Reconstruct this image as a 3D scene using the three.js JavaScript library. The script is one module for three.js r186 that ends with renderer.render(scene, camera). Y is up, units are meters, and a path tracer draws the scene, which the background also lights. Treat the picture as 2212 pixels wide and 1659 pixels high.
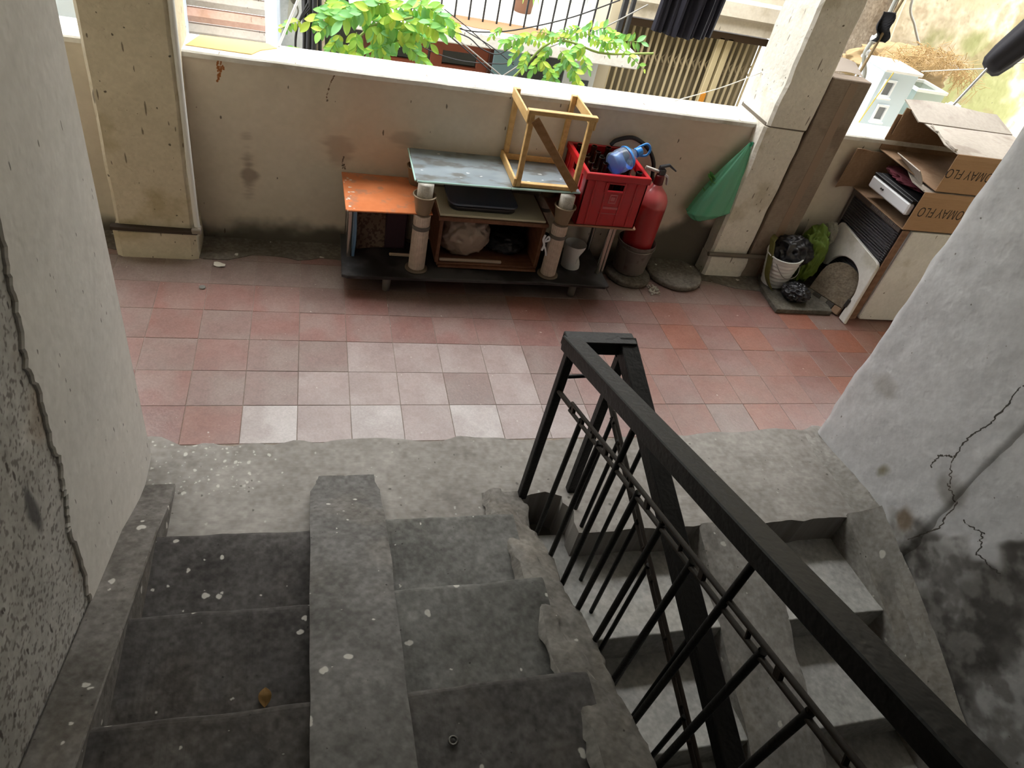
import * as THREE from 'three';
import { mergeGeometries, mergeVertices, toCreasedNormals } from 'three/addons/utils/BufferGeometryUtils.js';

// ---------------------------------------------------------------- camera, sky, exposure
const scene = new THREE.Scene();
const camera = new THREE.PerspectiveCamera(57.63, 2212 / 1659, 0.05, 120);
camera.position.set(0.0403, 1.9791, 1.8476);
camera.rotation.set(-0.7021, -0.3753, 0.2544, 'YXZ');
const renderer = new THREE.WebGLRenderer();
renderer.toneMapping = THREE.LinearToneMapping;
renderer.toneMappingExposure = 12;
renderer.shadowMap.enabled = true;
{ // overcast sky, zenith brighter than the horizon
  const w = 64, h = 64, d = new Float32Array(w * h * 4);
  for (let y = 0; y < h; y++) {
    const el = ((y + .5) / h - .5) * Math.PI, s = Math.max(0, Math.sin(el));
    const L = y < h / 2 ? .45 : .6 + .5 * s;
    for (let x = 0; x < w; x++) d.set([L * 1.005, L, L * 1.005, 1], (y * w + x) * 4);
  }
  const t = new THREE.DataTexture(d, w, h, THREE.RGBAFormat, THREE.FloatType);
  t.mapping = THREE.EquirectangularReflectionMapping; t.magFilter = THREE.LinearFilter; t.needsUpdate = true;
  scene.background = t; scene.environment = t;
}

// ---------------------------------------------------------------- helpers
function rng(a) { return () => { a |= 0; a = a + 0x6D2B79F5 | 0; let t = Math.imul(a ^ a >>> 15, 1 | a); t = t + Math.imul(t ^ t >>> 7, 61 | t) ^ t; return ((t ^ t >>> 14) >>> 0) / 4294967296; }; }
const R = rng(7);
const rr = (a, b) => a + (b - a) * R();
const V = (x, y, z) => new THREE.Vector3(x, y, z);
const clamp = (x, a = 0, b = 1) => Math.min(b, Math.max(a, x));
const sm = (a, b, x) => { const t = clamp((x - a) / (b - a)); return t * t * (3 - 2 * t); };
const mix = (a, b, t) => a + (b - a) * t;
const mix3 = (a, b, t) => [mix(a[0], b[0], t), mix(a[1], b[1], t), mix(a[2], b[2], t)];
function hash(x, y, s) { let h = Math.imul(x, 374761393) + Math.imul(y, 668265263) + Math.imul(s, 1274126177) | 0; h = Math.imul(h ^ h >>> 13, 1274126177); return ((h ^ h >>> 16) >>> 0) / 4294967296; }
const lattices = new Map();
function vn(u, v, f, g, s) { // tileable value noise, f x g cells
  const key = (s * 4096 + f) * 4096 + g; let t = lattices.get(key);
  if (!t) { t = new Float32Array(f * g); for (let j = 0; j < g; j++) for (let i = 0; i < f; i++) t[j * f + i] = hash(i, j, s); lattices.set(key, t); }
  const x = u * f, y = v * g, xf = Math.floor(x), yf = Math.floor(y), a = x - xf, b = y - yf, p = a * a * (3 - 2 * a), q = b * b * (3 - 2 * b);
  let x0 = xf % f, y0 = yf % g; if (x0 < 0) x0 += f; if (y0 < 0) y0 += g;
  const x1 = x0 + 1 === f ? 0 : x0 + 1, y1 = y0 + 1 === g ? 0 : y0 + 1, r0 = y0 * f, r1 = y1 * f;
  const A = t[r0 + x0], C = t[r1 + x0], l = A + (t[r0 + x1] - A) * p, h = C + (t[r1 + x1] - C) * p; return l + (h - l) * q;
}
function fbmRaw(u, v, f, o, s, asp) { let t = 0, a = .5, n = 0; for (let i = 0; i < o; i++) { t += a * vn(u, v, f, Math.max(1, Math.round(f * asp)), s + i * 17); n += a; a *= .5; f *= 2; } return t / n; }
const fields = new Map();
function fbm(u, v, f, o, s, asp = 1) { // one field for each frequency, shifted by the seed
  const key = f * 64 + o * 4 + asp * 2, N = f >= 60 ? 1024 : 512; let t = fields.get(key);
  if (!t) { t = new Float32Array(N * N); for (let j = 0; j < N; j++) for (let i = 0; i < N; i++) t[j * N + i] = fbmRaw(i / N, j / N, f, o, 3, asp); fields.set(key, t); }
  let x = (u + s * .61803) % 1 * N, y = (v + s * .38197) % 1 * N; if (x < 0) x += N; if (y < 0) y += N;
  const M1 = N - 1, x0 = x | 0, y0 = y | 0, a = x - x0, b = y - y0, xa = x0 & M1, xb = (x0 + 1) & M1, r0 = (y0 & M1) * N, r1 = ((y0 + 1) & M1) * N;
  const A = t[r0 + xa], C = t[r1 + xa], l = A + (t[r0 + xb] - A) * a, h = C + (t[r1 + xb] - C) * a; return l + (h - l) * b;
}
function tri(x, y, z, s) {
  const h3 = (i, j, k) => hash(i + k * 57, j - k * 113, s), xi = Math.floor(x), yi = Math.floor(y), zi = Math.floor(z);
  const f = (t) => t * t * (3 - 2 * t), a = f(x - xi), b = f(y - yi), c = f(z - zi);
  const l = (k) => mix(mix(h3(xi, yi, k), h3(xi + 1, yi, k), a), mix(h3(xi, yi + 1, k), h3(xi + 1, yi + 1, k), a), b);
  return mix(l(zi), l(zi + 1), c) * 2 - 1;
}
function tex(n, m, f, srgb = true, after) {
  const d = new Uint8Array(n * m * 4);
  for (let y = 0; y < m; y++) for (let x = 0; x < n; x++) { const c = f((x + .5) / n, (y + .5) / m), i = (y * n + x) * 4; if (typeof c === 'number') d[i] = d[i + 1] = d[i + 2] = clamp(c, 0, 1) * 255; else { d[i] = clamp(c[0], 0, 255); d[i + 1] = clamp(c[1], 0, 255); d[i + 2] = clamp(c[2], 0, 255); } d[i + 3] = 255; }
  if (after) after(d, n, m);
  const t = new THREE.DataTexture(d, n, m); t.wrapS = t.wrapT = THREE.RepeatWrapping; t.magFilter = THREE.LinearFilter; t.minFilter = THREE.LinearMipmapLinearFilter; t.generateMipmaps = true;
  if (srgb) t.colorSpace = THREE.SRGBColorSpace; t.needsUpdate = true; return t;
}
// irregular flecks (paint drips, lime, chips) with an outline of their own: [u, v, radius px, colour, opacity, squash]
function flecks(list, seed) {
  return (d, n, m) => { for (const [u, v, r, c, o = 1, q = 1] of list) {
    const cx = u * n, cy = v * m, e = Math.ceil(r * 1.7 * Math.max(1, q));
    for (let y = -e; y <= e; y++) for (let x = -e; x <= e; x++) {
      const an = Math.atan2(y / q, x), w = r * (.5 + 1.0 * vn(an / 6.2832 + 1, u, 6, 64, seed + Math.round(u * 999)));
      const dist = Math.hypot(x, y / q); if (dist > w) continue;
      const k = o * sm(w, w * .75, dist) , i = ((((Math.round(cy + y) % m) + m) % m) * n + ((Math.round(cx + x) % n) + n) % n) * 4;
      for (let j = 0; j < 3; j++) d[i + j] = mix(d[i + j], c[j], k);
    } } };
}
function rl(seed, n, f) { const q = rng(seed), o = []; for (let i = 0; i < n; i++) o.push(f(q)); return o; }
function mat(color, roughness = .8, o = {}) { return new THREE.MeshPhysicalMaterial({ color, roughness, side: THREE.DoubleSide, ...o }); }

// world-space box projection; s = metres a texture spans; or planar [axisU, originU, sizeU, axisV, originV, sizeV]
function wuv(g, s = 1) {
  if (g.index) g = g.toNonIndexed();
  if (!g.attributes.normal) g.computeVertexNormals();
  const p = g.attributes.position, uv = new Float32Array(p.count * 2), a = V(0, 0, 0), b = V(0, 0, 0), c = V(0, 0, 0), n = V(0, 0, 0);
  for (let i = 0; i < p.count; i += 3) {
    a.fromBufferAttribute(p, i); b.fromBufferAttribute(p, i + 1); c.fromBufferAttribute(p, i + 2);
    n.copy(b).sub(a).cross(c.clone().sub(a));
    const x = Math.abs(n.x), y = Math.abs(n.y), z = Math.abs(n.z);
    for (const [k, q] of [[i, a], [i + 1, b], [i + 2, c]]) {
      let u, v;
      if (Array.isArray(s)) { const w = [q.x, q.y, q.z]; u = (w[s[0]] - s[1]) / s[2]; v = (w[s[3]] - s[4]) / s[5]; }
      else if (y >= x && y >= z) { u = q.x / s; v = q.z / s; } else if (x >= z) { u = q.z / s; v = q.y / s; } else { u = q.x / s; v = q.y / s; }
      uv[k * 2] = u; uv[k * 2 + 1] = v;
    }
  }
  g.setAttribute('uv', new THREE.BufferAttribute(uv, 2)); return g;
}
const used = new Map();
function numbered(n) { const k = used.get(n) ?? 0; used.set(n, k + 1); return k ? n + '_' + String(k).padStart(3, '0') : n; }
function mesh(name, g, m, parent, s = 1) {
  if (Array.isArray(g)) g = join(g);
  g = wuv(g, s);
  const o = new THREE.Mesh(g, m); o.name = parent ? name : numbered(name); o.castShadow = o.receiveShadow = true; (parent ?? scene).add(o); return o;
}
function join(list) { return mergeGeometries(list.map((g) => { if (g.index) g = g.toNonIndexed(); if (!g.attributes.normal) g.computeVertexNormals(); for (const k of Object.keys(g.attributes)) if (k !== 'position' && k !== 'normal') g.deleteAttribute(k); return g; })); }
function tag(o, label, category, group) { o.userData = { label, category }; if (group) o.userData.group = group; return o; }
function struct(o, label, category) { o.userData = { kind: 'structure' }; if (label) o.userData.label = label; if (category) o.userData.category = category; return o; }
function thing(name, label, category, group) { const o = new THREE.Group(); o.name = numbered(name); scene.add(o); return tag(o, label, category, group); }

function cb(x0, x1, y0, y1, z0, z1, c = .004) { // box with chamfered edges
  const X = [x0, x1], Y = [y0, y1], Z = [z0, z1]; c = Math.min(c, (x1 - x0) / 2.2, (y1 - y0) / 2.2, (z1 - z0) / 2.2);
  const pt = (i, j, k, ax) => { const q = [X[i], Y[j], Z[k]], s = [i ? -c : c, j ? -c : c, k ? -c : c]; for (let a = 0; a < 3; a++) if (a !== ax) q[a] += s[a]; return q; };
  const P = [], tri_ = (a, b, d) => { P.push(a, b, d); }, ctr = V((x0 + x1) / 2, (y0 + y1) / 2, (z0 + z1) / 2);
  const face = (...q) => { // orient outward
    const a = V(...q[0]), b = V(...q[1]), d = V(...q[2]), n = b.clone().sub(a).cross(d.clone().sub(a));
    if (n.dot(a.clone().sub(ctr)) < 0) q.reverse();
    tri_(q[0], q[1], q[2]); if (q.length === 4) tri_(q[0], q[2], q[3]);
  };
  const I = [0, 1];
  for (const s of I) {
    face(pt(s, 0, 0, 0), pt(s, 1, 0, 0), pt(s, 1, 1, 0), pt(s, 0, 1, 0));
    face(pt(0, s, 0, 1), pt(1, s, 0, 1), pt(1, s, 1, 1), pt(0, s, 1, 1));
    face(pt(0, 0, s, 2), pt(1, 0, s, 2), pt(1, 1, s, 2), pt(0, 1, s, 2));
  }
  for (const i of I) for (const j of I) {
    face(pt(i, j, 0, 0), pt(i, j, 1, 0), pt(i, j, 1, 1), pt(i, j, 0, 1));
    face(pt(i, 0, j, 0), pt(i, 1, j, 0), pt(i, 1, j, 2), pt(i, 0, j, 2));
    face(pt(0, i, j, 1), pt(1, i, j, 1), pt(1, i, j, 2), pt(0, i, j, 2));
    for (const k of I) face(pt(i, j, k, 0), pt(i, j, k, 1), pt(i, j, k, 2));
  }
  const g = new THREE.BufferGeometry(); g.setAttribute('position', new THREE.BufferAttribute(new Float32Array(P.flat()), 3)); g.computeVertexNormals(); return g;
}
function rod(p, q, r, seg = 12, r2 = r) { const a = V(...p), b = V(...q), L = a.distanceTo(b), g = new THREE.CylinderGeometry(r2, r, L, seg, 1); g.translate(0, L / 2, 0); g.applyQuaternion(new THREE.Quaternion().setFromUnitVectors(V(0, 1, 0), b.clone().sub(a).normalize())); g.translate(...p); return g; }
function bar(p, q, w, h, up = [0, 1, 0], c = .003) { // beam w wide, h high between two points
  const a = V(...p), b = V(...q), d = b.clone().sub(a), L = d.length(); d.normalize();
  const s = V(...up).cross(d).normalize(), u = d.clone().cross(s).normalize();
  const g = cb(-w / 2, w / 2, -h / 2, h / 2, 0, L, c); g.applyMatrix4(new THREE.Matrix4().makeBasis(s, u, d)); g.translate(...p); return g;
}
function tube(pts, r, seg = 40, rad = 8, closed = false) { return new THREE.TubeGeometry(new THREE.CatmullRomCurve3(pts.map((p) => V(...p)), closed, 'catmullrom', .5), seg, r, rad, closed); }
function lathe(pts, seg = 32, x = 0, y = 0, z = 0) { const g = new THREE.LatheGeometry(pts.map((p) => new THREE.Vector2(p[0], p[1])), seg); g.translate(x, y, z); return g; }
// shape in a plane: 'xy' extruded along z, 'zy' along x, 'xz' along y
function prism(pts, plane, a0, a1, bev = 0, holes = [], steps = 1, cs = 8) {
  const sh = pts instanceof THREE.Shape ? pts : new THREE.Shape(pts.map((p) => new THREE.Vector2(p[0], p[1])));
  for (const h of holes) sh.holes.push(h instanceof THREE.Path ? h : new THREE.Path(h.map((p) => new THREE.Vector2(p[0], p[1]))));
  const b = Math.min(bev, (a1 - a0) / 2.2);
  const g = new THREE.ExtrudeGeometry(sh, { depth: a1 - a0 - 2 * b, bevelEnabled: b > 0, bevelSize: b, bevelThickness: b, bevelOffset: -b, bevelSegments: 1, steps, curveSegments: cs });
  g.translate(0, 0, a0 + b);
  const m = new THREE.Matrix4();
  if (plane === 'zy') m.set(0, 0, 1, 0, 0, 1, 0, 0, 1, 0, 0, 0, 0, 0, 0, 1);
  else if (plane === 'xz') m.set(1, 0, 0, 0, 0, 0, 1, 0, 0, 1, 0, 0, 0, 0, 0, 1);
  if (plane !== 'xy') { g.applyMatrix4(m); flip(g); }
  g.deleteAttribute('uv'); g.computeVertexNormals(); return g;
}
function flip(g) { if (g.index) g = g.toNonIndexed(); const p = g.attributes.position.array; for (let i = 0; i < p.length; i += 9) for (let k = 0; k < 3; k++) { const t = p[i + 3 + k]; p[i + 3 + k] = p[i + 6 + k]; p[i + 6 + k] = t; } return g; }
// push vertices about by noise (rough plaster, worn concrete)
function rough(g, amp, freq, seed = 3, only) {
  const p = g.attributes.position, v = V(0, 0, 0);
  for (let i = 0; i < p.count; i++) { v.fromBufferAttribute(p, i); const k = only ? only(v) : 1; if (!k) continue;
    const f = freq; const q = (s) => tri(v.x * f, v.y * f, v.z * f, s) * .65 + tri(v.x * f * 2.3, v.y * f * 2.3, v.z * f * 2.3, s + 5) * .35;
    p.setXYZ(i, v.x + amp * k * q(seed), v.y + amp * k * q(seed + 1), v.z + amp * k * q(seed + 2)); }
  g.computeVertexNormals(); return g;
}
function grid(nx, ny, f) { // surface from a function of (u, v) in 0..1
  const P = [], I = []; for (let j = 0; j <= ny; j++) for (let i = 0; i <= nx; i++) P.push(...f(i / nx, j / ny));
  for (let j = 0; j < ny; j++) for (let i = 0; i < nx; i++) { const a = j * (nx + 1) + i, b = a + 1, c = a + nx + 1, d = c + 1; I.push(a, b, d, a, d, c); }
  const g = new THREE.BufferGeometry(); g.setAttribute('position', new THREE.BufferAttribute(new Float32Array(P), 3)); g.setIndex(I); g.computeVertexNormals(); return g;
}
function sheet(nx, ny, f, th) { // the same with a thickness along its normals, closed at the rim
  const a = grid(nx, ny, f), p = a.attributes.position.array, n = a.attributes.normal.array, N = (nx + 1) * (ny + 1), P = new Float32Array(N * 6), I = [];
  for (let i = 0; i < N * 3; i++) { P[i] = p[i] + n[i] * th / 2; P[N * 3 + i] = p[i] - n[i] * th / 2; }
  const ix = a.index.array; for (let i = 0; i < ix.length; i += 3) { I.push(ix[i], ix[i + 1], ix[i + 2], ix[i] + N, ix[i + 2] + N, ix[i + 1] + N); }
  const rim = []; for (let i = 0; i < nx; i++) rim.push(i); for (let j = 0; j < ny; j++) rim.push(j * (nx + 1) + nx); for (let i = nx; i > 0; i--) rim.push(ny * (nx + 1) + i); for (let j = ny; j > 0; j--) rim.push(j * (nx + 1));
  for (let k = 0; k < rim.length; k++) { const q = rim[k], w = rim[(k + 1) % rim.length]; I.push(q, q + N, w, w, q + N, w + N); }
  let g = new THREE.BufferGeometry(); g.setAttribute('position', new THREE.BufferAttribute(P, 3)); g.setIndex(I); return toCreasedNormals(g, .7);
}
function blob(cx, cy, cz, rx, ry, rz, amp, freq, seed, det = 5) { // crumpled bag or bundle
  const g = mergeVertices(new THREE.IcosahedronGeometry(1, det * 4).deleteAttribute('normal').deleteAttribute('uv')), p = g.attributes.position;
  for (let i = 0; i < p.count; i++) { const x = p.getX(i), y = p.getY(i), z = p.getZ(i);
    const c = 1 - Math.abs(tri(x * freq, y * freq, z * freq, seed)), e = 1 - Math.abs(tri(x * freq * 2.1, y * freq * 2.1, z * freq * 2.1, seed + 3));
    const k = 1 + amp * (c * .7 + e * .4 - .6);
    p.setXYZ(i, cx + x * rx * k, Math.max(cy + y * ry * k, cy - ry * .96), cz + z * rz * k); }
  g.computeVertexNormals(); return g;
}

// ---------------------------------------------------------------- materials
const specks = (seed, n, rmin, rmax, col, op = 1) => rl(seed, n, (q) => [q(), q(), mix(rmin, rmax, q() * q() * q()), col, op, .6 + q() * .8]);
const grain = (u, v, s) => fbm(u, v, 90, 3, s) - .5;
const concTex = (base, seed, splat) => tex(768, 768, (u, v) => {
  const a = fbm(u, v, 4, 5, seed), b = fbm(u, v, 14, 4, seed + 5), g = grain(u, v, seed + 9), k = (a - .5) * 46 + (b - .5) * 34 + g * 44;
  const w = sm(.55, .75, fbm(u, v, 6, 4, seed + 31)) * 5; return [base[0] + k + w, base[1] + k + w * .7, base[2] + k + w * .3];
}, true, (d, n, m) => { flecks(rl(seed, splat, (q) => { const t = q(); return [q(), q(), 1 + 7 * t * t, [206, 203, 194], .9, .6 + q() * .8]; }), seed)(d, n, m); flecks(specks(seed + 1, splat * 2, .8, 3, [38, 36, 33], .7), seed + 1)(d, n, m); });
const concBump = tex(1024, 1024, (u, v) => fbm(u, v, 8, 4, 71) * .5 + fbm(u, v, 64, 4, 73) * .5, false);
const M = {};
M.concrete = mat('#ffffff', .82, { map: concTex([142, 138, 132], 11, 60), bumpMap: concBump, bumpScale: .0025 });
M.step = mat('#ffffff', .88, { map: concTex([80, 77, 75], 21, 110), bumpMap: concBump, bumpScale: .004 });  // dark slab tone, deepened to stand in for the light falloff
M.stepPaleLit = mat('#ffffff', .88, { map: concTex([106, 105, 101], 23, 60), bumpMap: concBump, bumpScale: .004 });  // paler slab tone, with stronger light near the landing put into the colour
M.ramp = mat('#ffffff', .88, { map: concTex([106, 104, 101], 25, 60), bumpMap: concBump, bumpScale: .004 });
M.tread = mat('#ffffff', .85, { map: concTex([174, 173, 168], 27, 12), bumpMap: concBump, bumpScale: .003 });
M.curb = mat('#ffffff', .95, { map: concTex([126, 122, 116], 33, 40), bumpMap: concBump, bumpScale: .008 });
M.skirt = mat('#ffffff', .95, { map: concTex([106, 102, 97], 35, 120), bumpMap: concBump, bumpScale: .006 });
const plBump = tex(1024, 1024, (u, v) => { const h = fbm(u, v, 22, 4, 81) * .5 + fbm(u, v, 80, 3, 83) * .35; const pit = sm(.62, .8, fbm(u, v, 40, 3, 87)); return h + .15 - pit * .22; }, false);
const plTex = (base, seed, pits) => tex(768, 768, (u, v) => { const a = fbm(u, v, 3, 5, seed), b = fbm(u, v, 12, 4, seed + 3), g = grain(u, v, seed + 7), st = sm(.58, .8, fbm(u, v, 7, 5, seed + 13)); const k = (a - .5) * 26 + (b - .5) * 14 + g * 16 - st * 22; return [base[0] + k, base[1] + k - st * 2, base[2] + k - st * 8]; },
  true, (d, n, m) => { flecks(specks(seed, pits, .8, 5, [70, 62, 50], .75), seed)(d, n, m); flecks(rl(seed + 2, pits / 3, (q) => [q(), q(), 1 + q() * 2, [80, 70, 58], .6, 2 + q() * 6]), seed + 2)(d, n, m); });
M.plaster = mat('#ffffff', .92, { map: plTex([196, 188, 170], 41, 160), bumpMap: plBump, bumpScale: .003 });
M.ceiling = mat('#ffffff', .95, { map: plTex([178, 174, 164], 43, 60) });
// stairwell walls: planar maps of 2 m x 2 m in (z, y)
const smudge = (u, v, cx, cy, rx, ry, s, f = 18) => { const d = Math.hypot((u - cx) / rx, (v - cy) / ry) + (fbm(u, v, f, 4, s) - .5) * 1.4; return sm(1, .35, d); };
const crackLine = (pts, col, w) => (d, n, m) => { for (let i = 0; i + 1 < pts.length; i++) { const [a, b] = pts[i], [c, e] = pts[i + 1], L = Math.ceil(Math.hypot((c - a) * n, (e - b) * m)); for (let t = 0; t < L; t++) { const k = t / L, wob = (vn(k + i * .37, .3, 9, 4, 91) - .5) * 14, x = Math.round(mix(a, c, k) * n + wob * .6), y = Math.round(mix(b, e, k) * m + wob), r = w * (.5 + vn(k, i * .1, 13, 8, 95)); for (let yy = -3; yy <= 3; yy++) for (let xx = -3; xx <= 3; xx++) if (Math.hypot(xx, yy) < r) { const q = (((y + yy + m) % m) * n + (x + xx + n) % n) * 4; for (let j = 0; j < 3; j++) d[q + j] = col[j]; } } } };
const RW = ([z, y]) => [(z + .1) / 2, (y + .7) / 2];
M.wallRight = mat('#ffffff', .93, { map: tex(1536, 1536, (u, v) => {
  const z = u * 2 - .1, y = v * 2 - .7, a = fbm(u, v, 4, 5, 101), b = fbm(u, v, 26, 4, 103), g = grain(u, v, 107);
  let c = [200, 200, 202].map((q) => q + (a - .5) * 24 + (b - .5) * 16 + g * 18);
  // bare, blackened render where the plaster has come off low down beside the lower flight
  const edge = y - (.2 + .6 * (fbm(u, v, 7, 4, 111) - .5) + .2 * sm(.62, .95, z));
  const bare = sm(.02, -.03, edge) * sm(.5, .6, z + (b - .5) * .3);
  const dk = fbm(u, v, 9, 5, 117), blot = sm(.42, .66, dk);
  const fine = sm(.4, .64, fbm(u, v, 26, 5, 119)), cloud = sm(.4, .6, fbm(u, v, 4, 5, 113));
  c = mix3(c, mix3(mix3([176, 175, 174], [126, 123, 120], fine), mix3([118, 115, 111], [70, 67, 64], fine), blot * (.35 + .65 * cloud)), bare * .95);
  c = mix3(c, [112, 104, 78], smudge(u, v, ...RW([.365, .17]), .022, .03, 121) * .7);
  c = mix3(c, [118, 100, 80], smudge(u, v, ...RW([.57, .1]), .03, .045, 123) * .75);
  c = mix3(c, [140, 134, 124], smudge(u, v, ...RW([.15, .42]), .05, .03, 125) * .35);
  c = mix3(c, [120, 116, 110], smudge(u, v, ...RW([.62, .34]), .05, .05, 127) * .6);
  return c;
}, true, (d, n, m) => { flecks(specks(131, 260, .8, 5, [92, 86, 78], .7), 131)(d, n, m); crackLine([[.506, .343], [.502, .407], [.545, .449], [.542, .551], [.564, .646], [.56, .809], [.6, 1.0]].map(RW), [74, 70, 66], 1.8)(d, n, m); crackLine([[.545, .449], [.6, .36], [.66, .33], [.68, .2], [.63, .06]].map(RW), [84, 78, 72], 1.7)(d, n, m); crackLine([[.72, .3], [.8, .33], [.84, .26], [.93, .28]].map(RW), [70, 66, 62], 1.6)(d, n, m); }), bumpMap: plBump, bumpScale: .004 });
const LW = ([z, y]) => [(z + .05) / 2, (y + .2) / 2];
M.wallLeft = mat('#ffffff', .92, { map: tex(1536, 1536, (u, v) => { const a = fbm(u, v, 3, 4, 141), b = fbm(u, v, 20, 4, 143), g = grain(u, v, 147); return [200, 196, 189].map((q, i) => q + (a - .5) * [20, 16, 12][i] + (b - .5) * 10 + g * 14); }, true, flecks(rl(149, 200, (q) => [q(), q(), 1 + q() * 1.6, [96, 92, 86], .75, 1.5 + q() * 3]), 149)), bumpMap: plBump, bumpScale: .003 });
M.wallLeftBare = mat('#ffffff', .96, { map: tex(1024, 1024, (u, v) => { const a = fbm(u, v, 5, 5, 151), b = fbm(u, v, 28, 4, 153), g = grain(u, v, 157), sp = sm(.58, .72, fbm(u, v, 256, 2, 159)); let c = [164, 161, 155].map((q) => q + (a - .5) * 46 + (b - .5) * 22 + g * 30); c = mix3(c, [84, 78, 74], sp * .6); c = mix3(c, [70, 68, 68], smudge(u, v, ...LW([.829, .692]), .014, .045, 161, 26) * .85); return mix3(c, [138, 118, 98], sm(.6, .8, fbm(u, v, 9, 4, 163)) * .4); }, true, flecks(rl(165, 260, (q) => [q(), q(), .8 + q() * 2.2, [62, 56, 52], .8, 1 + q() * 2.5]), 165)), bumpMap: plBump, bumpScale: .007 });
// parapet: planar (x, y), 3.8 m x .95 m
const PW = (x, y) => [(x + .9) / 3.8, y / .95];
const psm = (u, v, x, y, rx, ry, s) => smudge(u, v, (x + .9) / 3.8, y / .95, rx / 3.8, ry / .95, s, 24);
M.parapet = mat('#ffffff', .9, { map: tex(2048, 512, (u, v) => {
  const a = fbm(u, v, 8, 5, 171, .25), b = fbm(u, v, 40, 4, 173, .25), g = fbm(u, v, 180, 3, 175, .25) - .5, y = v * .95, x = u * 3.8 - .9;
  let c = [212, 202, 184].map((q, i) => q + (a - .5) * [18, 14, 20][i] + (b - .5) * 8 + g * 10);
  c = mix3(c, [206, 176, 156], sm(.5, .8, fbm(u, v, 5, 3, 177, .25)) * .35);
  c = mix3(c, [130, 114, 102], psm(u, v, -.235, .36, .05, .17, 181) * .6);
  c = mix3(c, [126, 112, 100], psm(u, v, .49, .6, .1, .04, 183) * .3);
  c = mix3(c, [150, 128, 112], psm(u, v, .17, .5, .08, .12, 185) * .4);
  c = mix3(c, [150, 138, 128], psm(u, v, 1.35, .82, .09, .05, 186) * .5);
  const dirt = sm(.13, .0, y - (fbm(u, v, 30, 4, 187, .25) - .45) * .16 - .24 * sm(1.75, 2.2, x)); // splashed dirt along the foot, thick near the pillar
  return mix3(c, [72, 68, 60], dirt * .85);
}, true, (d, n, m) => { flecks(rl(189, 90, (q) => [q(), q(), .8 + q() * 1.6, [88, 76, 64], .8, 1 + q() * 3]), 189)(d, n, m); crackLine([PW(-.334, .85), PW(-.33, .8), PW(-.338, .77)], [150, 92, 44], 2)(d, n, m); crackLine([PW(-.322, .85), PW(-.315, .81)], [150, 92, 44], 1.6)(d, n, m); crackLine([PW(.135, .84), PW(.105, .74)], [110, 84, 64], 1)(d, n, m); crackLine([PW(.19, .47), PW(.2, .41)], [100, 88, 76], 1.4)(d, n, m); }), bumpMap: plBump, bumpScale: .0015 });
M.cap = mat('#ffffff', .85, { map: plTex([226, 224, 216], 191, 60), bumpMap: plBump, bumpScale: .002 });
M.pillarWhite = mat('#ffffff', .93, { map: plTex([224, 219, 207], 197, 170), bumpMap: plBump, bumpScale: .006 });
M.pillar = mat('#ffffff', .93, { map: plTex([206, 196, 172], 195, 150), bumpMap: plBump, bumpScale: .004 });
// tiles: cement tiles, dull sheen
const tileTex = (base, film, seed, lime = [134, 120, 112]) => tex(512, 512, (u, v) => { const a = fbm(u, v, 3, 5, seed), b = fbm(u, v, 20, 4, seed + 3), g = grain(u, v, seed + 5); let c = base.map((q) => q + (a - .5) * 26 + (b - .5) * 14 + g * 20); return mix3(c, lime.map((q) => q + g * 24), film * sm(.25, .75, fbm(u, v, 4, 3, seed + 11))); }, true, (d, n, m) => { flecks(specks(seed, 14, 1, 6, [196, 186, 174], .8), seed)(d, n, m); flecks(specks(seed + 1, 40, .6, 2, [80, 62, 56], .4), seed + 1)(d, n, m); });
const tileRough = tex(512, 512, (u, v) => .24 + .16 * fbm(u, v, 5, 3, 211) + .08 * fbm(u, v, 60, 3, 213), false);
const tileMat = (base, film, seed, lime) => mat('#ffffff', 1, { map: tileTex(base, film, seed, lime), roughnessMap: tileRough, bumpMap: concBump, bumpScale: .0008, specularIntensity: 1, ior: 1.6 });
M.tiles = [tileMat([128, 92, 84], .5, 221), tileMat([122, 84, 76], .4, 223), tileMat([130, 88, 76], .3, 225), tileMat([122, 96, 89], .6, 227), tileMat([120, 102, 95], .8, 229), tileMat([134, 82, 65], .2, 231), tileMat([142, 122, 117], .6, 235, [164, 152, 148]), tileMat([158, 146, 142], .7, 237, [186, 180, 177])];  // last two: pale cement film, whitened further to paint in the sky sheen
M.grout = mat('#ffffff', .95, { map: concTex([136, 124, 114], 233, 30) });
const paintBump = tex(512, 512, (u, v) => fbm(u, v, 22, 4, 241) * .6 + fbm(u, v, 70, 2, 243) * .4, false);
M.iron = mat('#0b0a09', .5, { specularIntensity: .55, bumpMap: paintBump, bumpScale: .0022, metalness: 0 });
M.ironBrown = mat('#21180f', .55, { specularIntensity: .6, bumpMap: paintBump, bumpScale: .0015 });

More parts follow.
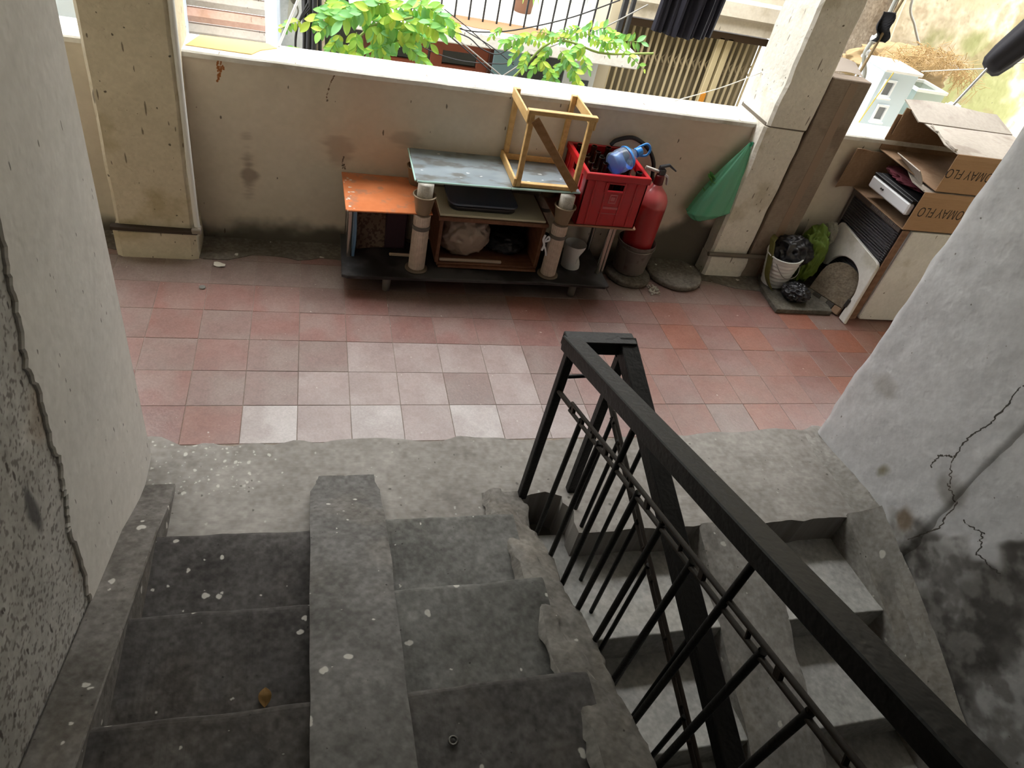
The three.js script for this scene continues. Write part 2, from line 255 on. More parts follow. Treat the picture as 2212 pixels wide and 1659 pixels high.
// ---------------------------------------------------------------- the setting
// floor of the gallery: bedding slab, cement tiles, and the bare screed of the stair landing
const floor = struct(new THREE.Group(), 'gallery floor of worn red cement tiles with a bare grey concrete strip by the stairs', 'floor'); floor.name = 'floor'; scene.add(floor);
mesh('slab', cb(-3.2, 5.6, -.16, -.0022, -1.6, .02, .0005), M.grout, floor, 1.2);
{
  const geos = []; for (let k = 0; k < 8; k++) geos.push(wuv(cb(-.0990, .0990, -.02, 0, -.0990, .0990, .0009).translate(rr(0, 3), 0, rr(0, 3)), .5).translate(0, 0, 0));
  geos.forEach((g) => { g.computeBoundingBox(); const c = g.boundingBox.getCenter(V(0, 0, 0)); g.translate(-c.x, -g.boundingBox.max.y, -c.z); });
  let n = 0;
  for (let j = 0; j < 7; j++) for (let i = -9; i < 19; i++) {
    const q = hash(i + 40, j, 9), w = hash(i + 40, j, 19);
    let m;
    if (j >= 5) m = q < .45 ? 4 : q < .8 ? 3 : 0;
    else if (j === 0 && i > -2 && i < 6) m = q < .6 ? 7 : 6;
    else if (j < 3 && i > -2 && i < 6) m = q < .75 ? 6 : 3;  // rows nearest the stairs get the tiles with painted-in sky sheen
    else if (i >= 7) m = q < .25 ? 0 : q < .55 ? 1 : q < .8 ? 2 : q < .95 ? 5 : 3;
    else m = q < .35 ? 0 : q < .55 ? 1 : q < .9 ? 3 : 2;
    const t = new THREE.Mesh(geos[Math.floor(w * 8)], M.tiles[m]); t.name = n ? 'tile_' + String(n).padStart(3, '0') : 'tile'; n++;
    t.position.set((i + .5) * .2, -.0002 - .0008 * hash(i, j, 29), -(j + .5) * .2); t.rotation.set((hash(i, j, 31) - .5) * .005, Math.floor(w * 4) * Math.PI / 2 + (hash(i, j, 33) - .5) * .008, (hash(i, j, 35) - .5) * .005);
    t.castShadow = t.receiveShadow = true; floor.add(t);
  }
  // screed lapping unevenly over the first tiles and along the foot of the parapet
  const edge = []; for (let k = 0; k <= 90; k++) { const x = -.7 + k / 90 * 3.1; edge.push([x, -.004 + .013 * tri(x * 3, 1, 2, 5) + .016 * tri(x * 13, 3, 2, 7) - .03 * sm(1.85, 2.2, x) - .05 * sm(-.35, -.5, x)]); }
  const out = [...edge, [2.42, .0], [2.42, .455], ...Array.from({ length: 50 }, (_, k) => { const x = 2.25 - k / 49 * 1.27; return [x, .47 + .005 * tri(x * 16, 8, 2, 11) + .004 * tri(x * 40, 8, 2, 13)]; }), [.975, .42], [.99, .37], [.955, .33], [.96, .3], [.9, .275], [.84, .285], [.8, .3], [.8, .52], [-.7, .52]];
  const g = prism(out.map(([x, z]) => [x, z]), 'xz', -.2, .0012, 0);
  M.screed = mat('#ffffff', .84, { map: tex(1536, 384, (u, v) => { const a = fbm(u, v, 8, 5, 255, .25), b = fbm(u, v, 40, 4, 257, .25), n = fbm(u, v, 180, 3, 259, .25) - .5; return [144, 139, 133].map((c) => c + (a - .5) * 44 + (b - .5) * 26 + n * 38); }, true, (d, n, m) => { flecks(rl(261, 110, (q) => [(.15 + (q() + q() - .4) * .3) / 3.2 + .02, .1 + q() * .32, .8 + 4 * q() * q(), [206, 204, 196], .85, .6 + q() * .8]), 261)(d, n, m); flecks(rl(263, 160, (q) => [q(), q(), .7 + 2 * q() * q(), [196, 193, 186], .7, .6 + q()]), 263)(d, n, m); flecks(rl(265, 160, (q) => [q(), q(), .7 + 2 * q(), [70, 67, 62], .6, .5 + q()]), 265)(d, n, m); crackLine([[.36, .62], [.4, .66], [.45, .63], [.49, .64]], [64, 61, 57], 1.4)(d, n, m); }), bumpMap: concBump, bumpScale: .0025 });
  mesh('screed', g, M.screed, floor, [0, -.7, 3.2, 2, -.1, .8]);
  const back = [[-3, -1.42]]; for (let k = 0; k <= 120; k++) { const x = -3 + k / 120 * 6.4; back.push([x, -1.265 + .05 * tri(x * 2.4, 4, 1, 21) + .03 * tri(x * 9, 4, 1, 23) + .1 * sm(1.9, 2.6, x)]); } back.push([3.4, -1.42]);
  mesh('cement_patch', prism(back, 'xz', -.02, .0025, 0), M.curb2 = mat('#ffffff', .95, { map: concTex([104, 98, 90], 251, 50), bumpMap: concBump, bumpScale: .004 }), floor, 1.2);
}
// parapet with its painted coping
const parapet = struct(new THREE.Group(), 'beige plastered balcony parapet with a white coping', 'parapet'); parapet.name = 'wall_front'; scene.add(parapet);
mesh('wall', cb(-3.2, 5.6, -2, .862, -1.6, -1.4, .004), M.parapet, parapet, [0, -.9, 3.8, 1, 0, .95]);
mesh('coping', rough(prismSub(-3.2, 5.6, .855, .88, -1.612, -1.392), .002, 9, 61), M.cap, parapet, 1.1);
function prismSub(x0, x1, y0, y1, z0, z1) { return prism([[z0, y0], [z1, y0], [z1 + .002, y1 - .006], [z1 - .004, y1], [z0 + .004, y1], [z0, y1 - .004]], 'zy', x0, x1, 0, [], 160); }
mesh('mortar_smear', prism([[-.42, -1.6], [-.46, -1.45], [-.2, -1.44], [-.17, -1.5], [-.1, -1.56], [-.14, -1.605]], 'xz', .878, .8835, .001), mat('#d9b673', .8), parapet, 1);

// side walls of the stairwell (each a corner pier with the rougher wall behind it)
const wallL = struct(new THREE.Group(), 'grey white stairwell wall with a patch of broken plaster', 'wall'); wallL.name = 'wall_left'; scene.add(wallL);
mesh('wall', cb(-.75, -.487, -2.2, 4.6, .2, 5.7, .004), M.wallLeftBare, wallL, [2, -.05, 2, 1, -.2, 2]);
{ // smooth plaster coat ending in a jagged break
  const brk = [[.62, 3.1], [.6, 1.5], [.605, 1.227], [.63, 1.15], [.642, 1.094], [.66, 1.02], [.682, .956], [.665, .88], [.672, .812], [.69, .74], [.675, .676], [.7, .62], [.704, .579], [.735, .53], [.742, .511], [.73, .42], [.737, .335], [.762, .29], [.754, .24], [.74, .18], [.7, .02]];
  const pts = [[.05, -.02], [.05, 3.1]], q = rng(5);
  for (let i = 0; i + 1 < brk.length; i++) { const a = brk[i], b = brk[i + 1]; for (let k = 0; k < 5; k++) pts.push([mix(a[0], b[0], k / 5) + (q() - .5) * .012, mix(a[1], b[1], k / 5)]); } pts.push(brk.at(-1));
  mesh('plaster_coat', prism(pts, 'zy', -.6, -.478, .004), M.wallLeft, wallL, [2, -.05, 2, 1, -.2, 2]);
}
mesh('corridor_wall', cb(-3.2, -.52, -.1, 3.1, .05, .3, .006), M.plaster, wallL, 1.3);
const wallR = struct(new THREE.Group(), 'cracked white stairwell wall with blackened bare render low down', 'wall'); wallR.name = 'wall_right'; scene.add(wallR);
{
  const g = grid(80, 120, (u, v) => { const z = -.02 + u * .69, y = -.02 + v * 3.12; const c = Math.max(0, 1 - u * 22) ; return [2.298 + .003 * tri(z * 6, y * 6, 1, 71) + .0025 * tri(z * 19, y * 19, 2, 73) + .012 * c * c + .01 * Math.max(0, tri(z * 9, y * 9, 3, 75) - .55) + .016 * sm(.96, 1, u), y, z + (u === 0 ? .008 * tri(1, y * 12, 2, 77) : 0)]; });
  mesh('plaster_face', g, M.wallRight, wallR, [2, -.1, 2, 1, -.7, 2]);
  const h = grid(90, 120, (u, v) => { const z = .655 + u * 2.9, y = -2.2 + v * 6.8; return [2.309 + .003 * tri(z * 5, y * 5, 1, 81) + .005 * tri(z * 17, y * 17, 2, 83), y, z]; });
  mesh('render_face', h, M.wallRight, wallR, [2, -.1, 2, 1, -.7, 2]);
}
mesh('wall', join([cb(2.32, 2.6, -2.2, 4.6, .66, 5.7, .002), cb(2.312, 2.6, -2.2, 3.12, -.012, .66, .002)]), M.wallRight, wallR, [2, -.1, 2, 1, -.7, 2]);
mesh('corridor_wall', cb(2.58, 5.6, -.1, 3.1, -.014, .25, .006), M.plaster, wallR, 1.3);
{ // ceiling of the gallery, soffits of the flights above, end walls and an unseen stairwell back toned down against bounce
  const c = struct(new THREE.Group()); c.name = 'ceiling'; scene.add(c);
  mesh('slab', cb(-3.2, 5.6, 3.1, 3.3, -1.7, .46, .004), M.ceiling, c, 1.3);
  mesh('soffit', prism([[.45, 3.1], [.45, 3.3], [4.2, 1.6], [5.7, 1.6], [5.7, 1.4], [4.2, 1.4]], 'zy', .9, 2.4, 0), M.ceiling, c, 1.3);
  mesh('soffit', prism([[.45, 3.1], [.45, 3.3], [3.6, 4.4], [5.7, 4.6], [5.7, 4.4], [3.6, 4.2]], 'zy', -.6, .9, 0), M.ceiling, c, 1.3);
  mesh('well_side', prism([[.46, 3.12], [4.2, 1.5], [5.7, 1.5], [5.7, 4.5], [3.6, 4.3], [.46, 3.28]], 'zy', .86, .94, 0), M.ceiling, c, 1.3);
  const b = struct(new THREE.Group()); b.name = 'wall_back'; scene.add(b);
  M.plasterLowBounce = mat('#ffffff', .95, { map: plTex([124, 118, 108], 253, 40) });  // unseen wall, set deep and mid-toned to cut bounce light on the risers
  mesh('wall', cb(-.75, 2.6, -2.2, 4.6, 5.6, 5.8, .004), M.plasterLowBounce, b, 1.3);
  for (const [n, x] of [['wall_gallery_end', -3.3], ['wall_gallery_far_end', 5.5]]) { const o = struct(new THREE.Group()); o.name = n; scene.add(o); mesh('wall', cb(x, x + .2, -.2, 3.3, -1.7, .3, .004), M.plaster, o, 1.3); }
  const f = struct(new THREE.Group()); f.name = 'floor_lower_hall'; scene.add(f); mesh('slab', cb(-.7, 2.5, -1.95, -1.75, -.1, 5.7, .002), M.concrete, f, 1.2);
  mesh('back_wall', cb(-.7, 2.5, -1.8, -.16, -.1, .1, .002), M.plaster, f, 1.2);
}
// columns on the parapet line
function column(x0, x1, z0, z1, label, seed, plinth, m = M.pillar, split = false) {
  const o = struct(new THREE.Group(), label, 'column'); o.name = numbered('column'); scene.add(o);
  const sec = (a, b, n) => prism([[x0 + .012, z0], [x1 - .012, z0], [x1, z0 + .012], [x1, z1 - .014], [x1 - .014, z1], [x0 + .014, z1], [x0, z1 - .014], [x0, z0 + .012]], 'xz', a, b, 0, [], n);
  if (!split) mesh('shaft', rough(sec(plinth, 3.12, 70), .006, 7, seed), m, o, 1.1);
  else { mesh('shaft', rough(sec(plinth, .893, 40), .008, 9, seed), m, o, 1.1); mesh('shaft', rough(sec(.899, 3.12, 60), .008, 9, seed + 4).translate(.006, 0, .003), m, o, 1.1); mesh('joint', sec(.88, .91, 1).translate(.004, 0, -.008), mat('#6e655a', .95), o, 1); }
  return o;
}
const colL = column(-.79, -.47, -1.6, -1.205, 'beige plaster column in the corner by the stairwell opening', 301, .0);
mesh('plinth', rough(prism([[-.805, -1.4], [-.462, -1.4], [-.455, -1.3], [-.462, -1.2], [-.49, -1.188], [-.78, -1.185], [-.805, -1.2]], 'xz', -.01, .135, .004, [], 4), .006, 12, 303), M.pillar, colL, 1.1);
mesh('ledge_strip', rough(prism([[-.81, -1.21], [-.81, -1.178], [-.452, -1.172], [-.44, -1.2], [-.45, -1.21]], 'xz', .14, .158, .002, [], 1), .003, 25, 305), mat('#3a2f26', .85), colL, 1);
const colR = column(2.28, 2.525, -1.61, -1.31, 'white column with rough chipped plaster beside the red fire extinguisher', 311, .0, M.pillarWhite, true);
mesh('plinth', rough(prism([[2.275, -1.4], [2.54, -1.4], [2.54, -1.305], [2.52, -1.297], [2.29, -1.297], [2.275, -1.31]], 'xz', -.01, .13, .004, [], 4), .006, 14, 313), M.pillarWhite, colR, 1.1);
{ const o = mesh('water_pipe', rod([2.25, .152, -1.288], [2.83, .152, -1.288], .013, 14), mat('#6d655b', .6)); tag(o, 'thin horizontal grey pipe crossing the foot of the white column', 'pipe'); }
{ // white drain pipe standing in the corner of the first column
  const o = thing('drain_pipe', 'slim white pipe running up the column corner beside the parapet', 'pipe');
  mesh('pipe', tube([[-.452, .155, -1.2], [-.455, .3, -1.207], [-.458, .9, -1.215], [-.458, 3.1, -1.215]], .0125, 40, 12), mat('#dcdcd6', .5), o);
  mesh('foot_bracket', cb(-.475, -.435, .146, .172, -1.215, -1.17, .004), mat('#8d8479', .7), o);
}

// ---------------------------------------------------------------- the two flights
const nose = (z) => .3636 * (z - .13);
function stepProfile(z0, z1, y, h, r = .016) { const s = new THREE.Shape(); s.moveTo(z0 + r, y); s.lineTo(z1, y); s.lineTo(z1, y - h); s.lineTo(z0, y - h); s.lineTo(z0, y - r); s.quadraticCurveTo(z0, y, z0 + r, y); return s; }
{
  const o = thing('concrete_staircase', 'dark grey concrete steps with a smooth ramp strip between left wall and railing', 'stairs');
  let ns = 0;
  for (let k = 1; k <= 11; k++) for (const [xa, xb, off] of [[-.42, .07, .012], [.22, .71, -.012]]) { const z0 = .46 + .33 * (k - 1) + off * (k < 3 ? 1 : 0), g = prism(stepProfile(z0, z0 + .4, .12 * k, .2 + (k > 1 ? .05 : 0), .024), 'zy', xa, xb, 0, [], 40, 6); mesh(ns ? 'step_' + String(ns).padStart(3, '0') : 'step', rough(g, .008, 8, 400 + k), xa > 0 && k < 3 ? M.stepPaleLit : M.step, o, 1.2); ns++; }  // first two steps by the railing take the paler, lit tone
  const rp = (x0, x1, x2, x3) => { const n = 70; return grid(12, n, (u, v) => { const z = .165 + v * 2.3, y = Math.max(.0015, mix(.0015, nose(z) + .004, sm(.17, .42, z))); const a = mix(x0, x2, v), b = mix(x1, x3, v); return [mix(a, b, u) + .004 * tri(z * 9, u * 3, 1, 421) * (u > .5 ? 1 : .4), y + .003 * tri(z * 7, u * 4, 2, 423) - (u === 0 || u === 1 ? .006 : 0), z]; }); };
  const top = rp(.047, .289, .047, .235);
  const sideL = grid(1, 70, (u, v) => { const z = .165 + v * 2.3; return [.047 + .004 * tri(z * 9, 0, 1, 421) * .4, mix(mix(0, nose(z), sm(.17, .42, z)) - .004 + .003 * tri(z * 7, 0, 2, 423), nose(z) - .16, u), z]; });
  const sideR = grid(1, 70, (u, v) => { const z = .165 + v * 2.3; return [mix(.289, .235, v) + .004 * tri(z * 9, 3, 1, 421), mix(mix(0, nose(z), sm(.17, .42, z)) - .004 + .003 * tri(z * 7, 4, 2, 423), nose(z) - .16, u), z]; });
  mesh('ramp_strip', [top, sideL, sideR], M.ramp, o, 1.2);
  // skirting slope along the wall
  const sk = prism([[.18, -.02], [.18, .003], [.26, .028], [.36, .082], [.46, nose(.46) + .016], [2.5, nose(2.5) + .02], [2.5, .3], [.6, -.05]], 'zy', -.484, -.385, .004, [], 30);
  mesh('skirting_slope', rough(sk, .006, 10, 431, (v) => v.z > .2 ? 1 : .2), M.skirt, o, 1.2);
  // broken concrete curb that carries the railing
  const cv = grid(22, 150, (u, v) => { const z = .27 + v * 2.2, b = nose(z); const prof = [[.655, -.06], [.675, -.03], [.70, -.032], [.735, -.04], [.775, -.055], [.80, -.07], [.812, -.1], [.808, -.17], [.80, -.26], [.70, -.30]];
    const t = u * (prof.length - 1), i = Math.min(prof.length - 2, Math.floor(t)), f = t - i; const x = mix(prof[i][0], prof[i + 1][0], f), y = mix(prof[i][1], prof[i + 1][1], f);
    const a = .012 * tri(x * 30, y * 30 + 9, z * 11, 441) + .006 * tri(x * 70, y * 70, z * 40, 443); const brk = .02 * Math.max(0, tri(z * 9, 2, 3, 445)) * (u > .5 ? 1 : 0);
    return [x + a - brk, Math.max(b + y, u < .6 ? .004 : -9) + a * .8, z]; });
  mesh('curb', cv, M.curb, o, 1.2);
}
{
  const o = thing('concrete_staircase', 'pale concrete steps with black shadowed risers going down beside the cracked wall', 'stairs');
  const yl = (z) => -.43 * (z - .47);
  for (let k = 1; k <= 11; k++) { const z0 = .47 + .337 * (k - 1), z1 = z0 + .337, y = -.145 * k; const s = new THREE.Shape(); s.moveTo(z0 - .1, y); s.lineTo(z1 - .008, y); s.quadraticCurveTo(z1, y, z1, y - .008); s.lineTo(z1, y - .18); s.lineTo(z0 - .1, y - .18); s.lineTo(z0 - .1, y);
    mesh(k > 1 ? 'step_' + String(k - 1).padStart(3, '0') : 'step', rough(prism(s, 'zy', .78, 2.30, 0, [], 80, 4), .003, 9, 500 + k), M.tread, o, 1.2); }
  const rpt = grid(14, 90, (u, v) => { const z = .462 + v * 2.3; return [mix(1.475, 1.756, u) + .006 * tri(z * 10, u * 3, 1, 521), yl(z) + .004 + .004 * tri(z * 14, u * 6, 2, 523) + .003 * tri(z * 40, u * 18, 2, 525) - (u === 0 || u === 1 ? .005 : 0), z]; });
  const rs = [0, 1].map((e) => grid(3, 90, (u, v) => { const z = .462 + v * 2.3; return [(e ? 1.756 : 1.475) + .006 * tri(z * 10, e * 3, 1, 521), yl(z) - .001 + .004 * tri(z * 14, e * 6, 2, 523) - u * .17, z]; }));
  mesh('ramp_strip', [rpt, ...rs], M.concrete, o, 1.2);
  const skt = grid(16, 90, (u, v) => { const z = .46 + v * 2.4, w = u < .75 ? u / .75 : 1, d = u < .75 ? 0 : (u - .75) / .25; return [mix(2.305, 2.155 + .04 * sm(.46, .9, z), w) + .006 * tri(z * 12, u * 5, 1, 531), yl(z) + .012 + (.05 + .04 * sm(.46, 1, z)) * (1 - w) * (1 - w) * sm(.4, .55, z + .06) + .005 * tri(z * 12, u * 6, 2, 533) - .2 * d - (w === 1 ? .004 : 0), z]; });
  mesh('skirting_slope', skt, M.concrete, o, 1.2);
  mesh('fillet', grid(8, 40, (u, v) => { const z = .0 + v * .5; return [mix(2.304, 2.21 + .03 * tri(z * 8, 1, 1, 537), u), .05 * (1 - u) * (1 - u) * sm(0, .4, z) + .0016 + .003 * tri(z * 18, u * 5, 2, 539) * (1 - u), z]; }), M.concrete, o, 1.2);
}
// ---------------------------------------------------------------- iron railing
{
  const o = thing('stair_railing', 'black painted iron railing with double rods dividing the two stair flights', 'railing');
  const hu = (z) => .718 + .337 * (z - .28), hl = (z) => .712 - .327 * (z - .28), xu = .818, xl = 1.003;
  mesh('handrail', bar([xu, hu(.262), .262], [xu, hu(2.6), 2.6], .058, .048), M.iron, o, .6);
  mesh('handrail', bar([xl, hl(.258), .258], [xl, hl(2.6), 2.6], .058, .048), M.iron, o, .6);
  mesh('end_rail', bar([xu - .022, .717, .268], [xl + .024, .715, .268], .058, .048), M.iron, o, .6);
  mesh('post', bar([xu - .012, -.01, .285], [xu, .71, .285], .03, .03, [0, 0, 1]), M.iron, o, .6);
  mesh('post', bar([xl, -.12, .27], [xl, .71, .27], .032, .032, [0, 0, 1]), M.iron, o, .6);
  mesh('cross_rod', rod([xu, .59, .285], [xl, .59, .272], .0065), M.iron, o, .6);
  mesh('gusset', prism([[xl - .05, .70], [xl + .0, .70], [xl, .645]], 'xy', .262, .272, .001), M.iron, o, .6);
  const ru = (z) => .607 + .348 * (z - .49), rd = (z) => .48 - .30 * (z - .36);
  for (const [x, f, z0, m] of [[xu - .004, ru, .36, M.ironBrown], [xl, rd, .3, M.ironBrown]]) {
    for (const s of [-1, 1]) mesh('rod', rod([x, f(z0 + .05) + s * .0145, z0 + .05], [x, f(2.5) + s * .0145, 2.5], .0064), m, o, .6);
    mesh('rod_end', rod([x, f(z0 - .07) , z0 - .07], [x, f(z0 + .06), z0 + .06], .0085), m, o, .6);
    for (let z = z0 + .06, k = 0; z < 2.4; z += .083, k++) { const l = k % 3 === 0 ? .02 : .009; mesh('spacer', bar([x, f(z), z], [x, f(z + l), z + l], .011, .03), m, o, .6); }
  }
  const zs = [.493, .628, .752, .874, 1.001, 1.132, 1.255, 1.375, 1.5, 1.63, 1.76];
  zs.forEach((z, i) => { const full = i % 4 === 2, top = full ? hu(z) - .015 : ru(z) + .002; mesh('baluster', rod([.803, nose(z) - .085, z], [xu - .003, top, z + .004], .0088), M.iron, o, .6); });
  [.36, .44, .57, .7, .83, .96, 1.09, 1.22, 1.35, 1.48].forEach((z, i) => { const full = i % 4 === 2; mesh('baluster', rod([xl - .006, -.43 * (z - .47) - .16, z], [xl, full ? hl(z) - .015 : rd(z), z], .0078), M.iron, o, .6); });
}
const fronds = [[0,[0.223,0.926,-2.097],[0.039,0.839,-2.158],6,0.085],[0,[-0.01,0.857,-2.093],[-0.105,0.76,-2.252],5,0.055],[0,[0.339,0.871,-2.137],[0.429,0.736,-2.187],7,0.1],[0,[0.49,0.823,-2.114],[0.321,0.693,-2.232],8,0.075],[0,[0.514,0.82,-2.105],[0.683,0.683,-2.15],10,0.065],[0,[0.188,0.816,-2.102],[0.139,0.704,-2.165],6,0.06],[0,[0.272,0.822,-2.158],[0.275,0.698,-2.096],7,0.075],[0,[0.413,0.95,-2.092],[0.598,0.876,-2.189],7,0.09],[0,[0.569,0.938,-2.094],[0.686,0.906,-2.066],6,0.075],[0,[0.244,0.943,-2.189],[0.106,0.894,-2.136],7,0.08],[0,[0.334,0.951,-2.125],[0.196,0.894,-2.063],7,0.09],[0,[0.473,0.981,-2.13],[0.659,0.944,-2.241],7,0.09],[0,[0.427,0.99,-2.15],[0.267,0.921,-2.161],7,0.08],[0,[0.58,1.002,-2.15],[0.705,0.978,-2.059],7,0.075],[0,[0.293,0.889,-2.168],[0.455,0.851,-2.221],6,0.09],[0,[0.374,0.895,-2.147],[0.532,0.854,-2.129],7,0.09],[0,[0.499,0.916,-2.097],[0.586,0.828,-2.142],6,0.075],[0,[0.154,0.845,-2.178],[0.084,0.823,-2.065],5,0.06],[0,[0.653,0.899,-2.151],[0.71,0.911,-2.121],4,0.07],[0,[0.203,0.756,-2.153],[0.258,0.658,-2.222],6,0.06],[0,[0.541,0.891,-2.127],[0.655,0.833,-2.1],6,0.06],[0,[0.313,0.975,-2.187],[0.454,0.957,-2.169],6,0.09],[0,[0.106,0.94,-2.167],[0.201,0.903,-2.232],5,0.07],[0,[0.712,0.955,-2.183],[0.774,0.92,-2.058],5,0.06],[0,[0.386,0.853,-2.104],[0.471,0.77,-2.186],6,0.075],[0,[-0.098,0.703,-2.121],[-0.032,0.651,-2.261],4,0.05],[1,[1.241,0.915,-2.25],[1.092,0.829,-2.302],7,0.055],[1,[1.327,0.916,-2.262],[1.531,0.889,-2.359],7,0.055],[1,[1.504,0.939,-2.315],[1.702,0.988,-2.343],8,0.06],[1,[1.625,0.944,-2.243],[1.782,0.902,-2.326],6,0.06],[1,[1.679,0.922,-2.3],[1.882,0.972,-2.21],8,0.07],[1,[1.751,0.921,-2.252],[2.004,0.794,-2.333],5,0.05],[1,[1.219,0.84,-2.323],[1.145,0.78,-2.242],5,0.05],[1,[1.394,0.843,-2.347],[1.308,0.705,-2.334],7,0.06],[1,[1.425,0.851,-2.255],[1.542,0.748,-2.218],7,0.065],[1,[1.526,0.878,-2.332],[1.677,0.728,-2.403],7,0.065],[1,[1.331,0.783,-2.265],[1.451,0.66,-2.283],7,0.06],[1,[1.495,0.77,-2.331],[1.4,0.658,-2.309],7,0.06],[1,[1.541,0.728,-2.351],[1.594,0.662,-2.266],6,0.06],[1,[1.586,0.884,-2.297],[1.49,0.83,-2.265],6,0.06],[1,[1.262,0.799,-2.349],[1.233,0.727,-2.278],5,0.055],[1,[1.59,0.943,-2.316],[1.726,0.873,-2.31],6,0.055],[1,[1.401,0.903,-2.32],[1.274,0.923,-2.281],5,0.05],[1,[1.074,0.916,-2.292],[1.015,0.862,-2.284],4,0.04],[1,[1.685,0.958,-2.352],[1.818,0.932,-2.37],6,0.06],[1,[1.551,0.965,-2.351],[1.428,0.927,-2.336],5,0.05],[1,[1.179,0.878,-2.302],[1.349,0.843,-2.395],6,0.05]] ;
const cables = [[0.004,[[0.568,0.97,-2.35],[0.72,0.863,-2.35],[0.909,0.752,-2.35],[1.128,0.617,-2.35]]],[0.004,[[0.593,0.992,-2.37],[0.75,0.861,-2.37],[0.956,0.739,-2.37],[1.176,0.611,-2.37]]],[0.003,[[0.534,0.781,-2.4],[0.706,0.709,-2.4],[0.901,0.678,-2.4],[1.124,0.691,-2.4],[1.206,0.712,-2.4]]],[0.004,[[0.685,0.876,-2.5],[0.895,0.821,-2.5],[1.102,0.837,-2.5],[1.305,0.893,-2.5],[1.546,0.983,-2.5],[1.805,1.111,-2.5]]],[0.004,[[1.164,0.606,-2.45],[1.402,0.798,-2.45],[1.587,0.884,-2.45],[1.767,0.987,-2.45],[1.964,1.122,-2.45]]],[0.0035,[[0.746,0.834,-2.42],[0.912,0.807,-2.42],[1.003,0.755,-2.42],[1.105,0.737,-2.42],[1.193,0.798,-2.42],[1.289,0.878,-2.42]]],[0.003,[[0.774,0.913,-2.5],[0.921,0.835,-2.5],[1.077,0.739,-2.5]]],[0.003,[[0.572,0.716,-2.4],[0.632,0.774,-2.4],[0.68,0.818,-2.4]]],[0.003,[[0.872,0.839,-2.46],[1.065,0.764,-2.46],[1.225,0.678,-2.46]]]] ;

